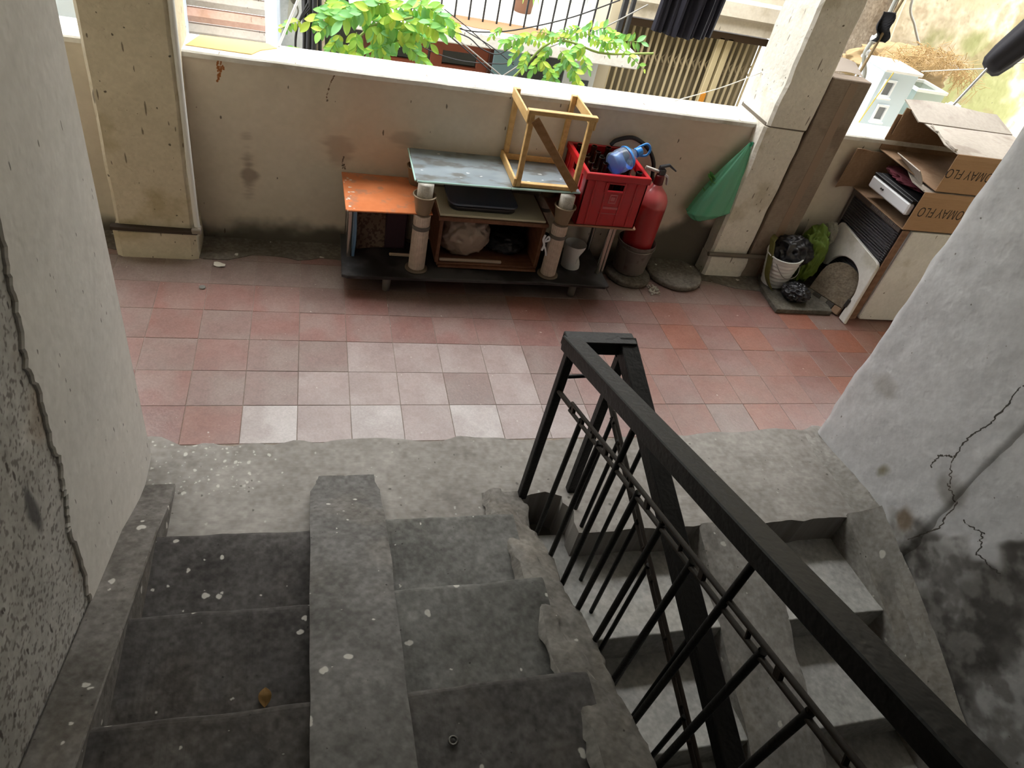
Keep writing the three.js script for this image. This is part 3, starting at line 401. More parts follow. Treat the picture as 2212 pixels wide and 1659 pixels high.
// ---------------------------------------------------------------- the alley and what stands across it
{
  const ground = mesh('ground', cb(-9, 14, -2.2, -2, -8, 1, .002), M.concrete, null, 1.2); struct(ground);
  M.paintWhite = mat('#ffffff', .8, { map: plTex([222, 222, 218], 601, 60) });
  M.paintGrey = mat('#ffffff', .8, { map: plTex([176, 180, 176], 603, 60) });
  M.paintBlue = mat('#cdd9e6', .7);
  const b = thing('opposite_house', 'pale two storey house across the alley with a balcony slab', 'building');
  mesh('wall', cb(-9, -.95, -2, 5.0, -4.6, -4.2, .01), M.paintGrey, b, 1.4);
  mesh('wall', cb(-.95, .36, .9, 5.0, -4.6, -4.2, .01), M.paintGrey, b, 1.4);
  mesh('wall', cb(-.19, .14, -2, .9, -4.5, -4.2, .01), M.paintGrey, b, 1.4);
  mesh('balcony_wall', cb(.3, 2.52, .45, 5.0, -5.3, -4.95, .01), M.paintWhite, b, 1.4);
  mesh('wall', cb(2.42, 9, 1.06, 5.0, -4.9, -4.2, .01), M.paintWhite, b, 1.4);
  mesh('porch_wall', cb(-.2, 2.5, -2, .5, -6.2, -6.0, .01), M.paintGrey, b, 1.4);
  mesh('porch_ceiling', cb(-.2, 2.5, .45, .56, -6.1, -4.9, .01), M.paintGrey, b, 1.4); mesh('porch_side', cb(-.3, -.15, -2, .9, -6.2, -4.3, .01), M.paintGrey, b, 1.4); mesh('porch_side', cb(2.45, 2.55, -2, .9, -6.2, -4.3, .01), M.paintGrey, b, 1.4);
  mesh('roof_slab', cb(-9, 9, 5.0, 5.1, -6, -4.1, .01), M.paintGrey, b, 1.4);  // unseen upper storey, its height set to narrow the band of sky
  mesh('balcony_slab', cb(.32, 2.5, .45, .545, -5.0, -3.5, .008), mat('#ffffff', .85, { map: plTex([206, 204, 196], 605, 140), bumpMap: plBump, bumpScale: .003 }), b, 1.2);
  mesh('fascia', cb(.34, 2.5, .30, .45, -4.3, -4.14, .004), mat('#3a3836', .7), b, 1);
  mesh('ledge_dirt', rough(prism([[.9, -3.75], [1.2, -3.62], [1.7, -3.6], [2.0, -3.72], [1.8, -3.86], [1.1, -3.88]], 'xz', .543, .552, .002, [], 2), .006, 14, 607), mat('#8a6a4a', .95), b, 1);
  for (const x of [-.95, -.285]) mesh('pilaster', cb(x, x + .105, -2, .95, -4.3, -4.06, .02), M.paintBlue, b, 1);
  mesh('pier', cb(2.41, 2.54, -2, 1.06, -4.5, -4.14, .008), mat('#b5ab93', .8), b, 1);
  mesh('header_beam', prism([[-4.3, .70], [-4.06, .70], [-4.06, .80], [-4.0, .83], [-4.0, .94], [-4.06, .96], [-4.06, 1.06], [-4.3, 1.06]], 'zy', 2.5, 6.5, .003), mat('#ffffff', .8, { map: plTex([206, 198, 180], 609, 40) }), b, 1.3);
  for (const [x0, x1] of [[-2.8, -1.6], [3, 4.2]]) { const w = mesh('window', cb(x0, x1, 1.4, 2.3, -4.2, -4.16, .01), mat('#8b949a', .5), b, 1); mesh('pane', cb(x0 + .06, x1 - .06, 1.46, 2.24, -4.165, -4.15, .002), mat('#39444a', .15), w, 1); }

  const sh = thing('roller_shutter', 'weathered grey shutter of wide slats with faded pink bands across the alley', 'shutter');
  const sm0 = mat('#ffffff', .8, { map: plTex([176, 168, 156], 611, 120) }), sm1 = mat('#ffffff', .8, { map: plTex([196, 160, 142], 613, 90) });
  for (let k = 0; k < 26; k++) { const y = -2 + k * .112; mesh('slat', prism([[-4.26, y], [-4.235, y + .004], [-4.222, y + .05], [-4.235, y + .1], [-4.26, y + .108]], 'zy', -.85, -.28, .002), k % 2 && k > 15 ? sm1 : sm0, sh, 1.2); }

  // double door with glazed panels
  const d = thing('wooden_double_door', 'reddish brown wooden double door with dark glazed panels under the balcony slab', 'door');
  const wood = mat('#7b3c22', .55), glass = mat('#1a211f', .08);
  for (const x of [.48, .985]) {
    const lf = mesh('door_leaf', prism([[x, -2], [x + .485, -2], [x + .485, .29], [x, .29]], 'xy', -4.22, -4.17, .003, [[[x + .1, -.09], [x + .39, -.09], [x + .39, .0], [x + .1, .0]], [[x + .1, .09], [x + .39, .09], [x + .39, .2], [x + .1, .2]], [[x + .1, -.3], [x + .39, -.3], [x + .39, -.19], [x + .1, -.19]]]), wood, d, 1);
    for (const [y0, y1] of [[-.09, 0], [.09, .2], [-.3, -.19]]) mesh('pane', cb(x + .095, x + .395, y0 - .005, y1 + .005, -4.212, -4.2, .001), glass, lf, 1);
  }
  mesh('frame', [cb(.44, .48, -2, .3, -4.26, -4.15, .003), cb(1.47, 1.51, -2, .3, -4.26, -4.15, .003)], mat('#4d2514', .6), d, 1);
  { const t = mesh('teal_board', cb(1.49, 1.72, -1.2, .3, -4.1, -4.07, .004), mat('#6f8f97', .5)); tag(t, 'flat teal panel standing beside the brown door across the alley', 'board'); }
  { // grey board with a number plate
    const t = thing('sign_board', 'pale grey board with rounded top and dark number plate beside the folding gate', 'sign');
    const s = new THREE.Shape(); s.moveTo(2.13, -1); s.lineTo(2.13, .2); s.quadraticCurveTo(2.15, .34, 2.28, .345); s.lineTo(2.41, .345); s.lineTo(2.41, -1); s.closePath();
    mesh('board', prism(s, 'xy', -4.12, -4.09, .003), mat('#c3c8c6', .6), t, 1);
    const c = document.createElement('canvas'); c.width = 128; c.height = 96; const x = c.getContext('2d'); x.fillStyle = '#3b4248'; x.fillRect(0, 0, 128, 96); x.strokeStyle = '#e9ecec'; x.fillStyle = '#f0f2f2'; x.font = 'bold 70px sans-serif'; x.textAlign = 'center'; x.fillText('9', 84, 72);
    const ct = new THREE.CanvasTexture(c); ct.colorSpace = THREE.SRGBColorSpace;
    mesh('number_plate', cb(2.225, 2.36, .03, .14, -4.092, -4.082, .002), mat('#ffffff', .5, { map: ct }), t, [0, 2.225, .135, 1, .03, .11]);
  }
  // folding gate
  const g = thing('folding_gate', 'cream metal folding gate with upright bars and crossed lattice strips', 'gate');
  const gm = mat('#b9ab88', .55), gd = mat('#8e8164', .6), gb = mat('#6f6650', .8);
  mesh('backing_sheet', cb(2.54, 3.99, -2, .68, -4.36, -4.33, .002), gb, g, 1);
  mesh('top_track', cb(2.54, 3.99, .60, .66, -4.28, -4.2, .004), mat('#4b3b2a', .7), g, 1);
  let nb = 0;
  for (let x = 2.57; x < 3.98; x += .0625) { if (x > 3.5 && x < 3.66) continue; mesh('bar', cb(x, x + .021, -2, .62, -4.255, -4.235, .004), nb++ % 5 === 3 ? gd : gm, g, 1); }
  for (const x of [3.535, 3.62]) mesh('stile', cb(x - .03, x + .027, -2, .62, -4.25, -4.2, .005), mat('#cbbd95', .5), g, 1);
  for (const y0 of [.36, -.02, -.5]) for (let x = 2.57, k = 0; x < 3.9; x += .0625, k++) { if (x > 3.45 && x < 3.62) continue; for (const s of [-1, 1]) mesh('lattice_strip', bar([x, y0 - s * .06, -4.262 - .006 * s], [x + .0835, y0 + s * .06, -4.262 - .006 * s], .012, .003, [0, 0, 1], .001), gd, g, 1); }
  mesh('bolt_guard', cb(3.515, 3.56, -.4, .14, -4.2, -4.18, .003), mat('#d08a2c', .5), g, 1);
  // balcony railing across the alley
  const r = thing('balcony_railing', 'black iron railing of plain upright bars on the balcony slab across the alley', 'railing');
  const bk = mat('#16171a', .5);
  for (let x = .42; x < 2.45; x += .108) mesh('bar', cb(x, x + .013, .542, 1.45, -3.8, -3.787, .002), bk, r, 1);
  mesh('top_rail', cb(.4, 2.46, 1.44, 1.47, -3.81, -3.775, .004), bk, r, 1); mesh('post', cb(2.36, 2.40, .542, 1.47, -3.815, -3.775, .004), bk, r, 1); mesh('post', cb(2.43, 2.46, .542, 1.47, -3.815, -3.775, .004), bk, r, 1);
  { const p = thing('potted_plant', 'small drooping plant in a brown pot on the balcony across the alley', 'plant');
    mesh('pot', lathe([[0, 0], [.07, 0], [.09, .16], [.1, .165], [.09, .17], [.08, .15], [0, .14]], 24, 1.72, .545, -4.3), mat('#7a5540', .8), p, 1);
    for (let k = 0; k < 12; k++) { const a = k * 2.4; mesh('leaf', sheet(2, 5, (u, v) => [1.72 + Math.cos(a) * v * .16 + (u - .5) * .05 * Math.sin(v * 3.1) * Math.sin(a), .7 + .16 * Math.sin(v * 2.2) - v * v * .2, -4.3 + Math.sin(a) * v * .12 - (u - .5) * .05 * Math.sin(v * 3.1) * Math.cos(a)], .002), mat('#7fa84a', .6), p, 1); } }
}
{ // neighbour's mossy wall and the clutter in front of it
  const mossT = tex(1024, 1024, (u, v) => { const a = fbm(u, v, 4, 5, 621), b = fbm(u, v, 16, 5, 623), g = grain(u, v, 627), x = u * 3 + 4.1, y = v * 3 - .6; let c = [190, 178, 152].map((q) => q + (a - .5) * 60 + (b - .5) * 44 + g * 34);
    const moss = sm(.5, .62, fbm(u, v, 5, 5, 631) + .22 * sm(4.75, 5.5, x) - .06); c = mix3(c, [112, 116, 66], moss * .8); c = mix3(c, [116, 96, 70], sm(.55, .72, b) * .45);
    c = mix3(c, [214, 158, 128], smudge(u, v, (4.68 - 4.1) / 3, (1.47 + .6) / 3, .12, .05, 633, 26) * .9); return c; }, true, flecks(specks(635, 130, 1, 8, [70, 64, 50], .7), 635));
  const w = mesh('wall_neighbour', cb(4.12, 9, -2, 3.6, -3.4, -3.0, .02), mat('#ffffff', .95, { map: mossT, bumpMap: plBump, bumpScale: .01 }), null, [0, 4.1, 3, 1, -.6, 3]); struct(w, 'stained and mossy neighbouring wall beyond the cartons', 'wall');
  const o1 = mesh('wall_recess', cb(4.0, 4.14, -2, 3.6, -4.2, -3.02, .02), mat('#ffffff', .95, { map: concTex([112, 100, 84], 641, 20) }), null, 1.2); struct(o1);
  const lg = mesh('canopy_ledge', rough(cb(3.35, 5.2, .58, .67, -3.0, -1.95, .01), .004, 6, 643), mat('#ffffff', .9, { map: plTex([200, 198, 190], 645, 120) }), null, 1.2); tag(lg, 'pale concrete canopy ledge holding clutter below the mossy wall', 'ledge');
  // foam model of a building
  const h = thing('foam_model_house', 'pale blue foam model house with two grey windows on the canopy ledge', 'model');
  const ry = .0; mesh('body', cb(3.58, 3.86, .67, 1.03, -2.45, -2.2, .006), mat('#d3e4ee', .8), h, 1);
  for (const [x, y] of [[3.66, .93], [3.70, .775]]) { mesh('window_frame', prism([[x - .045, y - .055], [x + .045, y - .055], [x + .045, y + .055], [x - .045, y + .055]], 'xy', -2.2, -2.185, .002, [[[x - .03, y - .04], [x + .03, y - .04], [x + .03, y + .04], [x - .03, y + .04]]]), mat('#f0f6fa', .7), h, 1); mesh('window_pane', cb(x - .03, x + .03, y - .04, y + .04, -2.2, -2.196, .001), mat('#7d8288', .4), h, 1); mesh('window_sill', cb(x - .05, x + .05, y - .066, y - .054, -2.2, -2.17, .002), mat('#f0f6fa', .7), h, 1); }
  mesh('eaves', cb(3.57, 3.87, 1.03, 1.05, -2.47, -2.18, .004), mat('#f4f6f4', .8), h, 1);
  const gl = thing('plastic_tank', 'clear plastic tank beside the foam model house on the canopy ledge', 'tank');
  const pm = mat('#dfe8e4', .2, { transmission: .55, thickness: 0 });
  mesh('body', prism([[3.96, -2.5], [4.2, -2.5], [4.2, -2.26], [3.96, -2.26]], 'xz', .672, .93, .002, [[[3.966, -2.494], [4.194, -2.494], [4.194, -2.266], [3.966, -2.266]]]), pm, gl, 1);
  mesh('rim', prism([[3.95, -2.51], [4.21, -2.51], [4.21, -2.25], [3.95, -2.25]], 'xz', .925, .945, .002, [[[3.97, -2.49], [4.19, -2.49], [4.19, -2.27], [3.97, -2.27]]]), mat('#f1f3f0', .5), gl, 1);
  const cr = mesh('white_rubble_block', blob(4.36, .76, -2.3, .1, .1, .08, .5, 2.2, 651, 3), mat('#e9e8e2', .9)); tag(cr, 'rough white plaster lump at the end of the canopy ledge', 'rubble');
  const st = [], q = rng(66); for (let k = 0; k < 900; k++) { const x = 3.72 + q() * .82, t = (x - 3.72) / .82, y = .95 + .16 * Math.sin(t * 3) + (q() - .5) * .14 * (1 - .3 * t), z = -2.58 + q() * .25, a = q() * 6.28, L = .03 + q() * .09; st.push(rod([x, y, z], [x + Math.cos(a) * L, y + Math.sin(a) * L * .7 - .02, z + (q() - .4) * .05], .0012 + q() * .0012, 4)); }
  const straw = mesh('dry_straw', st, mat('#a98d5f', .95)); straw.userData = { kind: 'stuff', label: 'heap of dry brown straw caught above the foam model house', category: 'straw' };
  const sb = mesh('straw_bank', rough(blob(4.12, .93, -2.72, .42, .15, .16, .4, 2.4, 655, 4), .012, 30, 657), mat('#8f7a58', .98)); tag(sb, 'brown matted straw bank on the ledge behind the model house', 'straw');
  { const p = thing('weed_tuft', 'small green weed growing at the end of the canopy ledge', 'plant'); for (let k = 0; k < 26; k++) { const a = k * 2.4, l = .05 + (k % 5) * .012; mesh('leaf', sheet(2, 3, (u, v) => [4.45 + Math.cos(a) * v * l + (u - .5) * .018 * Math.sin(v * 3) * Math.sin(a), .68 + v * l * 1.5 - v * v * .03, -2.15 + Math.sin(a) * v * l - (u - .5) * .018 * Math.sin(v * 3) * Math.cos(a)], .001), mat('#7fa860', .7), p, 1); } }
  // pipes and leads by the recess
  const pp = thing('water_pipe', 'grey bent water pipe with white valves behind the tall cardboard', 'pipe');
  mesh('pipe', tube([[3.07, .88, -1.72], [3.062, 1.09, -1.74], [3.02, 1.17, -1.75], [3.0, 1.22, -1.75], [3.02, 1.3, -1.75], [3.06, 1.35, -1.75], [3.03, 1.42, -1.75], [3.03, 2.2, -1.75]], .012, 60, 12), mat('#a9aca8', .5), pp, 1);
  for (const y of [1.215, 1.285, 1.345]) mesh('coupling', lathe([[.0, -.014], [.017, -.014], [.019, 0], [.017, .014], [0, .014]], 20, y > 1.3 ? 3.058 : 3.012, y, -1.75), mat('#d8dcdf', .4), pp, 1);
  { const t = mesh('broom_pole', rod([2.93, .89, -1.66], [3.05, 1.9, -1.68], .008), mat('#8d7a5a', .7)); tag(t, 'thin wooden pole leaning beside the grey water pipe', 'pole'); }
  { const t = mesh('black_rag', rough(sheet(10, 14, (u, v) => [2.93 + u * .07 + .01 * Math.sin(v * 9), 1.29 + v * .14, -1.66 + .02 * Math.sin(u * 7 + v * 5)], .004), .012, 14, 659), mat('#16171c', .9)); tag(t, 'crumpled black rag hanging beside the grey water pipe', 'rag'); }
  { const t = mesh('drain_pipe', tube([[4.1, .3, -2.9], [4.1, .9, -2.9], [4.04, 1.35, -2.9], [3.98, 2.4, -2.9]], .022, 30, 12), mat('#cfc3a6', .6)); tag(t, 'cream drain pipe rising along the corner of the mossy wall', 'pipe'); }
  { const t = mesh('grey_cable', tube([[4.13, 1.8, -2.93], [4.14, 1.346, -2.93], [4.287, 1.184, -2.95], [4.474, 1.031, -2.96], [4.605, 1.015, -2.97], [4.902, .951, -2.97]], .009, 50, 8), mat('#8f8f8a', .6)); tag(t, 'grey cable curving across the mossy wall', 'cable'); }
  { const t = mesh('yellow_rope', tube([[3.06, .885, -1.6], [3.09, .95, -1.62], [3.12, 1.051, -1.63], [3.16, 1.158, -1.65]], .0032, 40, 6), mat('#d8c558', .8)); tag(t, 'yellow rope tied at the coping beside the cartons', 'rope'); }
  { const t = mesh('clothes_line', tube([[3.4, 1.17, -1.72], [3.68, 1.225, -1.7], [3.8, 1.245, -1.7], [3.93, 1.282, -1.7], [4.6, 1.45, -1.7]], .003, 30, 6), mat('#e6e2d6', .8)); tag(t, 'white string stretched behind the furled black cloth', 'string'); }
  { const u = thing('furled_black_cloth', 'black cloth furled round a steel pole beyond the cartons', 'cloth');
    const a = V(3.70, 1.245, -1.62), bq = V(4.02, 1.72, -1.62), ax = bq.clone().sub(a), L = ax.length();
    const g = lathe([[0, 0], [.05, .004], [.072, .03], [.084, .1], [.096, .3], [.11, .55], [.11, .8], [0, .81]], 40); const p = g.attributes.position; for (let i = 0; i < p.count; i++) { const an = Math.atan2(p.getZ(i), p.getX(i)), k = 1 + .09 * Math.sin(an * 5 + p.getY(i) * 3); p.setX(i, p.getX(i) * k); p.setZ(i, p.getZ(i) * k * .75); } g.computeVertexNormals();
    g.applyQuaternion(new THREE.Quaternion().setFromUnitVectors(V(0, 1, 0), ax.clone().normalize())); g.translate(a.x + .03, a.y + .01, a.z); mesh('cloth', g, mat('#14131a', .85), u, 1);
    mesh('pole', rod([3.56, .885, -1.6], [3.74, 1.3, -1.62], .0085, 14), mat('#b9bcc0', .25, { metalness: .9 }), u, 1); }
}
{ // laundry, lines and cables above the coping
  const c = mesh('dark_trousers', sheet(48, 30, (u, v) => { const x = mix(1.775, 2.125, u) + .015 * Math.sin(v * 3) - .03 * v * (u - .5) * -1, y = 1.12 + v * .75 - .012 * Math.cos((u - .5) * 3) + .01 * u; const f = .03 * Math.sin(u * 26) * (.5 + .5 * v) + .05 * Math.sin(u * 3.1); return [x, y, -1.9 + f + .012 * Math.sin(u * 61 + v * 2)]; }, .006), mat('#1b1a26', .9)); tag(c, 'dark navy pleated garment hanging above the parapet in front of the folding gate', 'clothes');
  { const t = mesh('clothes_line', tube([[1.86, .885, -1.55], [2.1, .985, -1.55], [2.3, 1.09, -1.55]], .0025, 20, 6), mat('#e2ded2', .8)); tag(t, 'white string running from the coping up to the chipped column', 'string'); }
  { const t = mesh('white_stick', rod([-.095, .882, -1.59], [.02, 1.13, -1.72], .006, 10), mat('#e8e8e6', .4)); tag(t, 'thin white rod leaning out over the coping beside the utility pole', 'rod'); }
  const up = thing('utility_pole', 'concrete utility pole wrapped in black cable bundles across the alley', 'pole');
  mesh('pole', rod([.075, -2, -2.95], [.075, 3.2, -2.95], .055, 24, .05), mat('#ffffff', .9, { map: concTex([150, 140, 118], 671, 20) }), up, 1);
  for (let k = 0; k < 7; k++) { const a = k * .5 + 1.2, r = .066 + (k % 2) * .012; mesh('cable_bundle', tube([0, .3, .6, 1].map((t) => [.075 + Math.cos(a) * r + .012 * Math.sin(t * 9 + k), -1 + t * 3.6, -2.95 + Math.sin(a) * r + .02]), .011 + .004 * (k % 3), 50, 8), mat('#17181b', .6), up, 1); }
  for (let k = 0; k < 3; k++) mesh('cable_loop', tube([[.03 + k * .02, .75, -2.87], [-.03, .62, -2.85], [-.045, .45, -2.86], [-.01 + k * .012, .3, -2.87], [.03, .2, -2.88]], .006, 30, 6), mat('#17181b', .6), up, 1);
  { const t = thing('wall_fan_lamp', 'dark round lamp head on a bent stem beside the utility pole', 'lamp'); mesh('head', new THREE.SphereGeometry(.03, 20, 14).scale(1, 1.3, .6).translate(-.06, .62, -3.4), mat('#4c4b3e', .6), t); mesh('stem', tube([[-.05, .59, -3.4], [-.04, .53, -3.4], [-.09, .45, -3.42]], .005, 20, 6), mat('#4c4b3e', .6), t); mesh('bracket', cb(-.11, -.08, .42, .47, -4.21, -3.41, .004), mat('#4c4b3e', .6), t); }
  cables.forEach(([r, pts], k) => { const t = mesh('overhead_cable', tube(pts, r, 50, 6), mat(k % 3 === 1 ? '#8e8b86' : '#1d1c1e', .6)); tag(t, k % 3 === 1 ? 'thin grey overhead cable sagging through the leaves above the parapet' : 'thin black overhead cable sagging through the leaves above the parapet', 'cable', k % 3 === 1 ? 'grey overhead cables in the alley' : 'black overhead cables in the alley'); });
  // climbing plant with pinnate leaves
  const lm = ['#8fc45a', '#a5cf5c', '#79b45c', '#bcd65a', '#86c07a'].map((c) => mat(c, .55, { transmission: .3, thickness: 0, specularIntensity: .4 }));
  const leafG = [0, 1, 2].map((k) => wuv(toCreasedNormals(grid(4, 7, (u, v) => { const w = .27 * Math.pow(Math.sin(Math.PI * Math.min(1, v * .96 + .02)), .75) * (1 - .15 * v), x = (u - .5) * 2 * w; return [x, -.12 * v * v * (1 + k * .5) + .1 * Math.abs(u - .5) * (1 - .2 * k), v]; }), 1.2), 1));
  const plants = [['leafy climbing plant massed over the parapet beside the utility pole', 'climbing_plant'], ['leafy climbing plant trailing over the number plate and the gate', 'climbing_plant']].map(([l, n]) => thing(n, l, 'plant'));
  const stems = [[], []]; const q = rng(17);
  for (const [side, a, b, n, L] of fronds) {
    const A = V(...a), B = V(...b), mid = A.clone().lerp(B, .5).add(V(0, .02, .02)), cv = new THREE.QuadraticBezierCurve3(A, mid, B); stems[side].push(new THREE.TubeGeometry(cv, 8, .0022, 5));
    const dir = B.clone().sub(A).normalize(), sd = V(0, 0, 1).cross(dir).normalize();
    for (let k = 0; k <= n; k++) for (const s of k === n ? [0] : [-1, 1]) {
      const P = cv.getPoint((k + .5) / (n + .5)), out = dir.clone().multiplyScalar(s ? .45 : 1).addScaledVector(sd, s * .8).add(V((q() - .5) * .4, -.45 + (q() - .5) * .3, (q() - .35) * .7)).normalize();
      const nrm = V((q() - .5) * .7, .65, .75 + (q() - .5) * .6), x = nrm.clone().cross(out).normalize(), y = out.clone().cross(x).normalize();
      const l = L * (.68 + q() * .3) * (s ? 1 : 1.1), o = new THREE.Mesh(leafG[Math.floor(q() * 3)], lm[Math.floor(q() * 5)]); o.name = 'leaf'; o.castShadow = o.receiveShadow = true;
      o.matrix.makeBasis(x.multiplyScalar(l), y.multiplyScalar(l), out.clone().multiplyScalar(l)).setPosition(P); o.matrix.decompose(o.position, o.quaternion, o.scale); plants[side].add(o);
    }
  }
  const main = [[[.05, -2, -2.8], [.1, .2, -2.5], [.3, .8, -2.2], [.55, .95, -2.1]], [[.6, -.2, -2.5], [1.2, .6, -2.4], [1.4, .88, -2.32], [1.7, .86, -2.3], [2.02, .9, -2.3]]];
  plants.forEach((p, s) => { mesh('stem', [...stems[s], tube(main[s], .007, 40, 7)], mat('#7d8f4a', .8), p); });
}

// ---------------------------------------------------------------- the old television stand and what is on it
const woodTex = (base, seed) => tex(512, 512, (u, v) => { const r = fbm(u, v, 3, 3, seed) * 3 + v * 14, k = Math.sin(r * 6.28) * .5 + (fbm(u, v, 60, 3, seed + 1) - .5) * 2; return base.map((c) => c + k * 9 + (fbm(u, v, 5, 4, seed + 4) - .5) * 24); });
{
  const o = thing('television_stand', 'old television stand with black base, ribbed columns and glass shelves against the parapet', 'stand');
  const dustBlack = mat('#ffffff', .5, { map: tex(512, 512, (u, v) => { const k = sm(.48, .7, fbm(u, v, 6, 5, 701)); return mix3([24, 23, 24], [78, 78, 80], k * .8); }) });
  mesh('base_board', prism([[.19, -1.34], [.186, -.975], [.21, -.962], [1.2, -.985], [1.52, -.972], [1.545, -.985], [1.545, -1.34]], 'xz', .084, .102, .003), dustBlack, o, 1);
  for (const [x, z] of [[.40, -1.01], [1.37, -1.035], [.40, -1.3], [1.37, -1.3]]) mesh('foot', lathe([[0, .0], [.017, 0], [.019, .02], [.021, .085], [0, .085]], 20, x, 0, z), mat('#6d6861', .45), o);
  const rib = (x, z, y0, y1, r) => { const g = new THREE.CylinderGeometry(r, r, y1 - y0, 96, 1); const p = g.attributes.position; for (let i = 0; i < p.count; i++) { const a = Math.atan2(p.getZ(i), p.getX(i)), d = Math.hypot(p.getX(i), p.getZ(i)); if (d > .01) { const k = 1 - .03 * (Math.cos(a * 24) > 0 ? 1 : 0); p.setX(i, p.getX(i) * k); p.setZ(i, p.getZ(i) * k); } } g.translate(x, (y0 + y1) / 2, z); return toCreasedNormals(g, .3); };
  const colM = mat('#ffffff', .4, { map: woodTex([198, 182, 166], 705), metalness: .25 }), ring = mat('#5d5750', .5), cone = mat('#8a7860', .45, { metalness: .2 }), stub = mat('#ffffff', .7, { map: concTex([196, 192, 182], 707, 20) });
  for (const [x, z] of [[.542, -1.055], [1.222, -1.06], [.542, -1.34], [1.222, -1.34]]) {
    mesh('flange', lathe([[0, .102], [.054, .102], [.054, .108], [.046, .114], [0, .114]], 32, x, 0, z), mat('#6a5c4e', .5), o);
    const c = mesh('column', rib(x, z, .11, .33, .0395), colM, o, .5); mesh('band', lathe([[.041, .326], [.043, .33], [.043, .342], [.041, .346]], 40, x, 0, z), ring, c); mesh('column_top', rib(x, z, .345, .397, .0395), colM, c, .5);
    const k = mesh('cup', lathe([[0, .406], [.033, .406], [.035, .41], [.049, .49], [.054, .492], [.054, .498], [.046, .498], [.04, .475], [0, .472]], 36, x, 0, z), cone, o);
    mesh('support', lathe([[0, .47], [.036, .47], [.036, .55], [0, .55]], 28, x, 0, z), stub, k, .3);
  }
  const chrome = mat('#a8a39c', .2, { metalness: .85 });
  for (const [x, z] of [[.224, -1.14], [1.512, -1.10], [1.545, -1.13], [.224, -1.34], [1.53, -1.34]]) mesh('tube_leg', rod([x, .1, z], [x, .398, z], .0125, 16), chrome, o);
  const orange = mat('#ffffff', .3, { map: tex(512, 512, (u, v) => { const k = fbm(u, v, 5, 5, 711), s = sm(.55, .75, fbm(u, v, 10, 4, 713)); return mix3([214, 128, 80].map((c) => c + (k - .5) * 40), [168, 126, 108], s * .6); }, true, flecks(rl(715, 14, (q) => [.03 + q() * .12, q(), 4 + q() * 8, [222, 216, 208], .9, .6 + q()]), 715)), clearcoat: .3 });
  mesh('shelf', prism([[.188, -1.397], [.195, -1.035], [.205, -1.025], [.588, -1.047], [.56, -1.397]], 'xz', .398, .406, .002), orange, o, [0, .18, .42, 2, -1.41, .42]);
  const brownShelf = mat('#ffffff', .4, { map: woodTex([160, 118, 92], 717) });
  mesh('shelf', prism([[1.195, -1.397], [1.2, -1.16], [1.2, -1.045], [1.61, -1.04], [1.62, -1.05], [1.62, -1.397]], 'xz', .398, .406, .002), brownShelf, o, 1);
  const glassTop = mat('#ffffff', .32, { map: tex(512, 512, (u, v) => { const k = fbm(u, v, 6, 5, 721), d = sm(.5, .72, fbm(u, v, 9, 5, 723)), b = sm(.55, .8, fbm(u, v, 4, 4, 727)); return mix3(mix3([134, 146, 152].map((c) => c + (k - .5) * 44), [86, 80, 70], d * .55), [150, 160, 164], b * .4); }, true, flecks(rl(725, 16, (q) => [q(), q(), 2 + q() * 6, [216, 220, 220], .9, .7 + q()]), 725)), clearcoat: .4, clearcoatRoughness: .25 });  // base colour lightened for reflected sky; brown patches are dust
  mesh('shelf', prism([[.5, -1.397], [.496, -1.072], [.504, -1.062], [.94, -1.07], [1.296, -1.085], [1.296, -1.397]], 'xz', .551, .559, .001), glassTop, o, [0, .48, .84, 2, -1.41, .42]);
  mesh('glass_edge', [bar([.5, .5545, -1.061], [.94, .5545, -1.068], .007, .011), bar([.94, .5545, -1.068], [1.297, .5545, -1.084], .007, .011), bar([.494, .5545, -1.395], [.494, .5545, -1.066], .007, .011), bar([1.297, .5545, -1.395], [1.297, .5545, -1.085], .007, .011)], mat('#c4ebe4', .15, { clearcoat: .5 }), o);
}
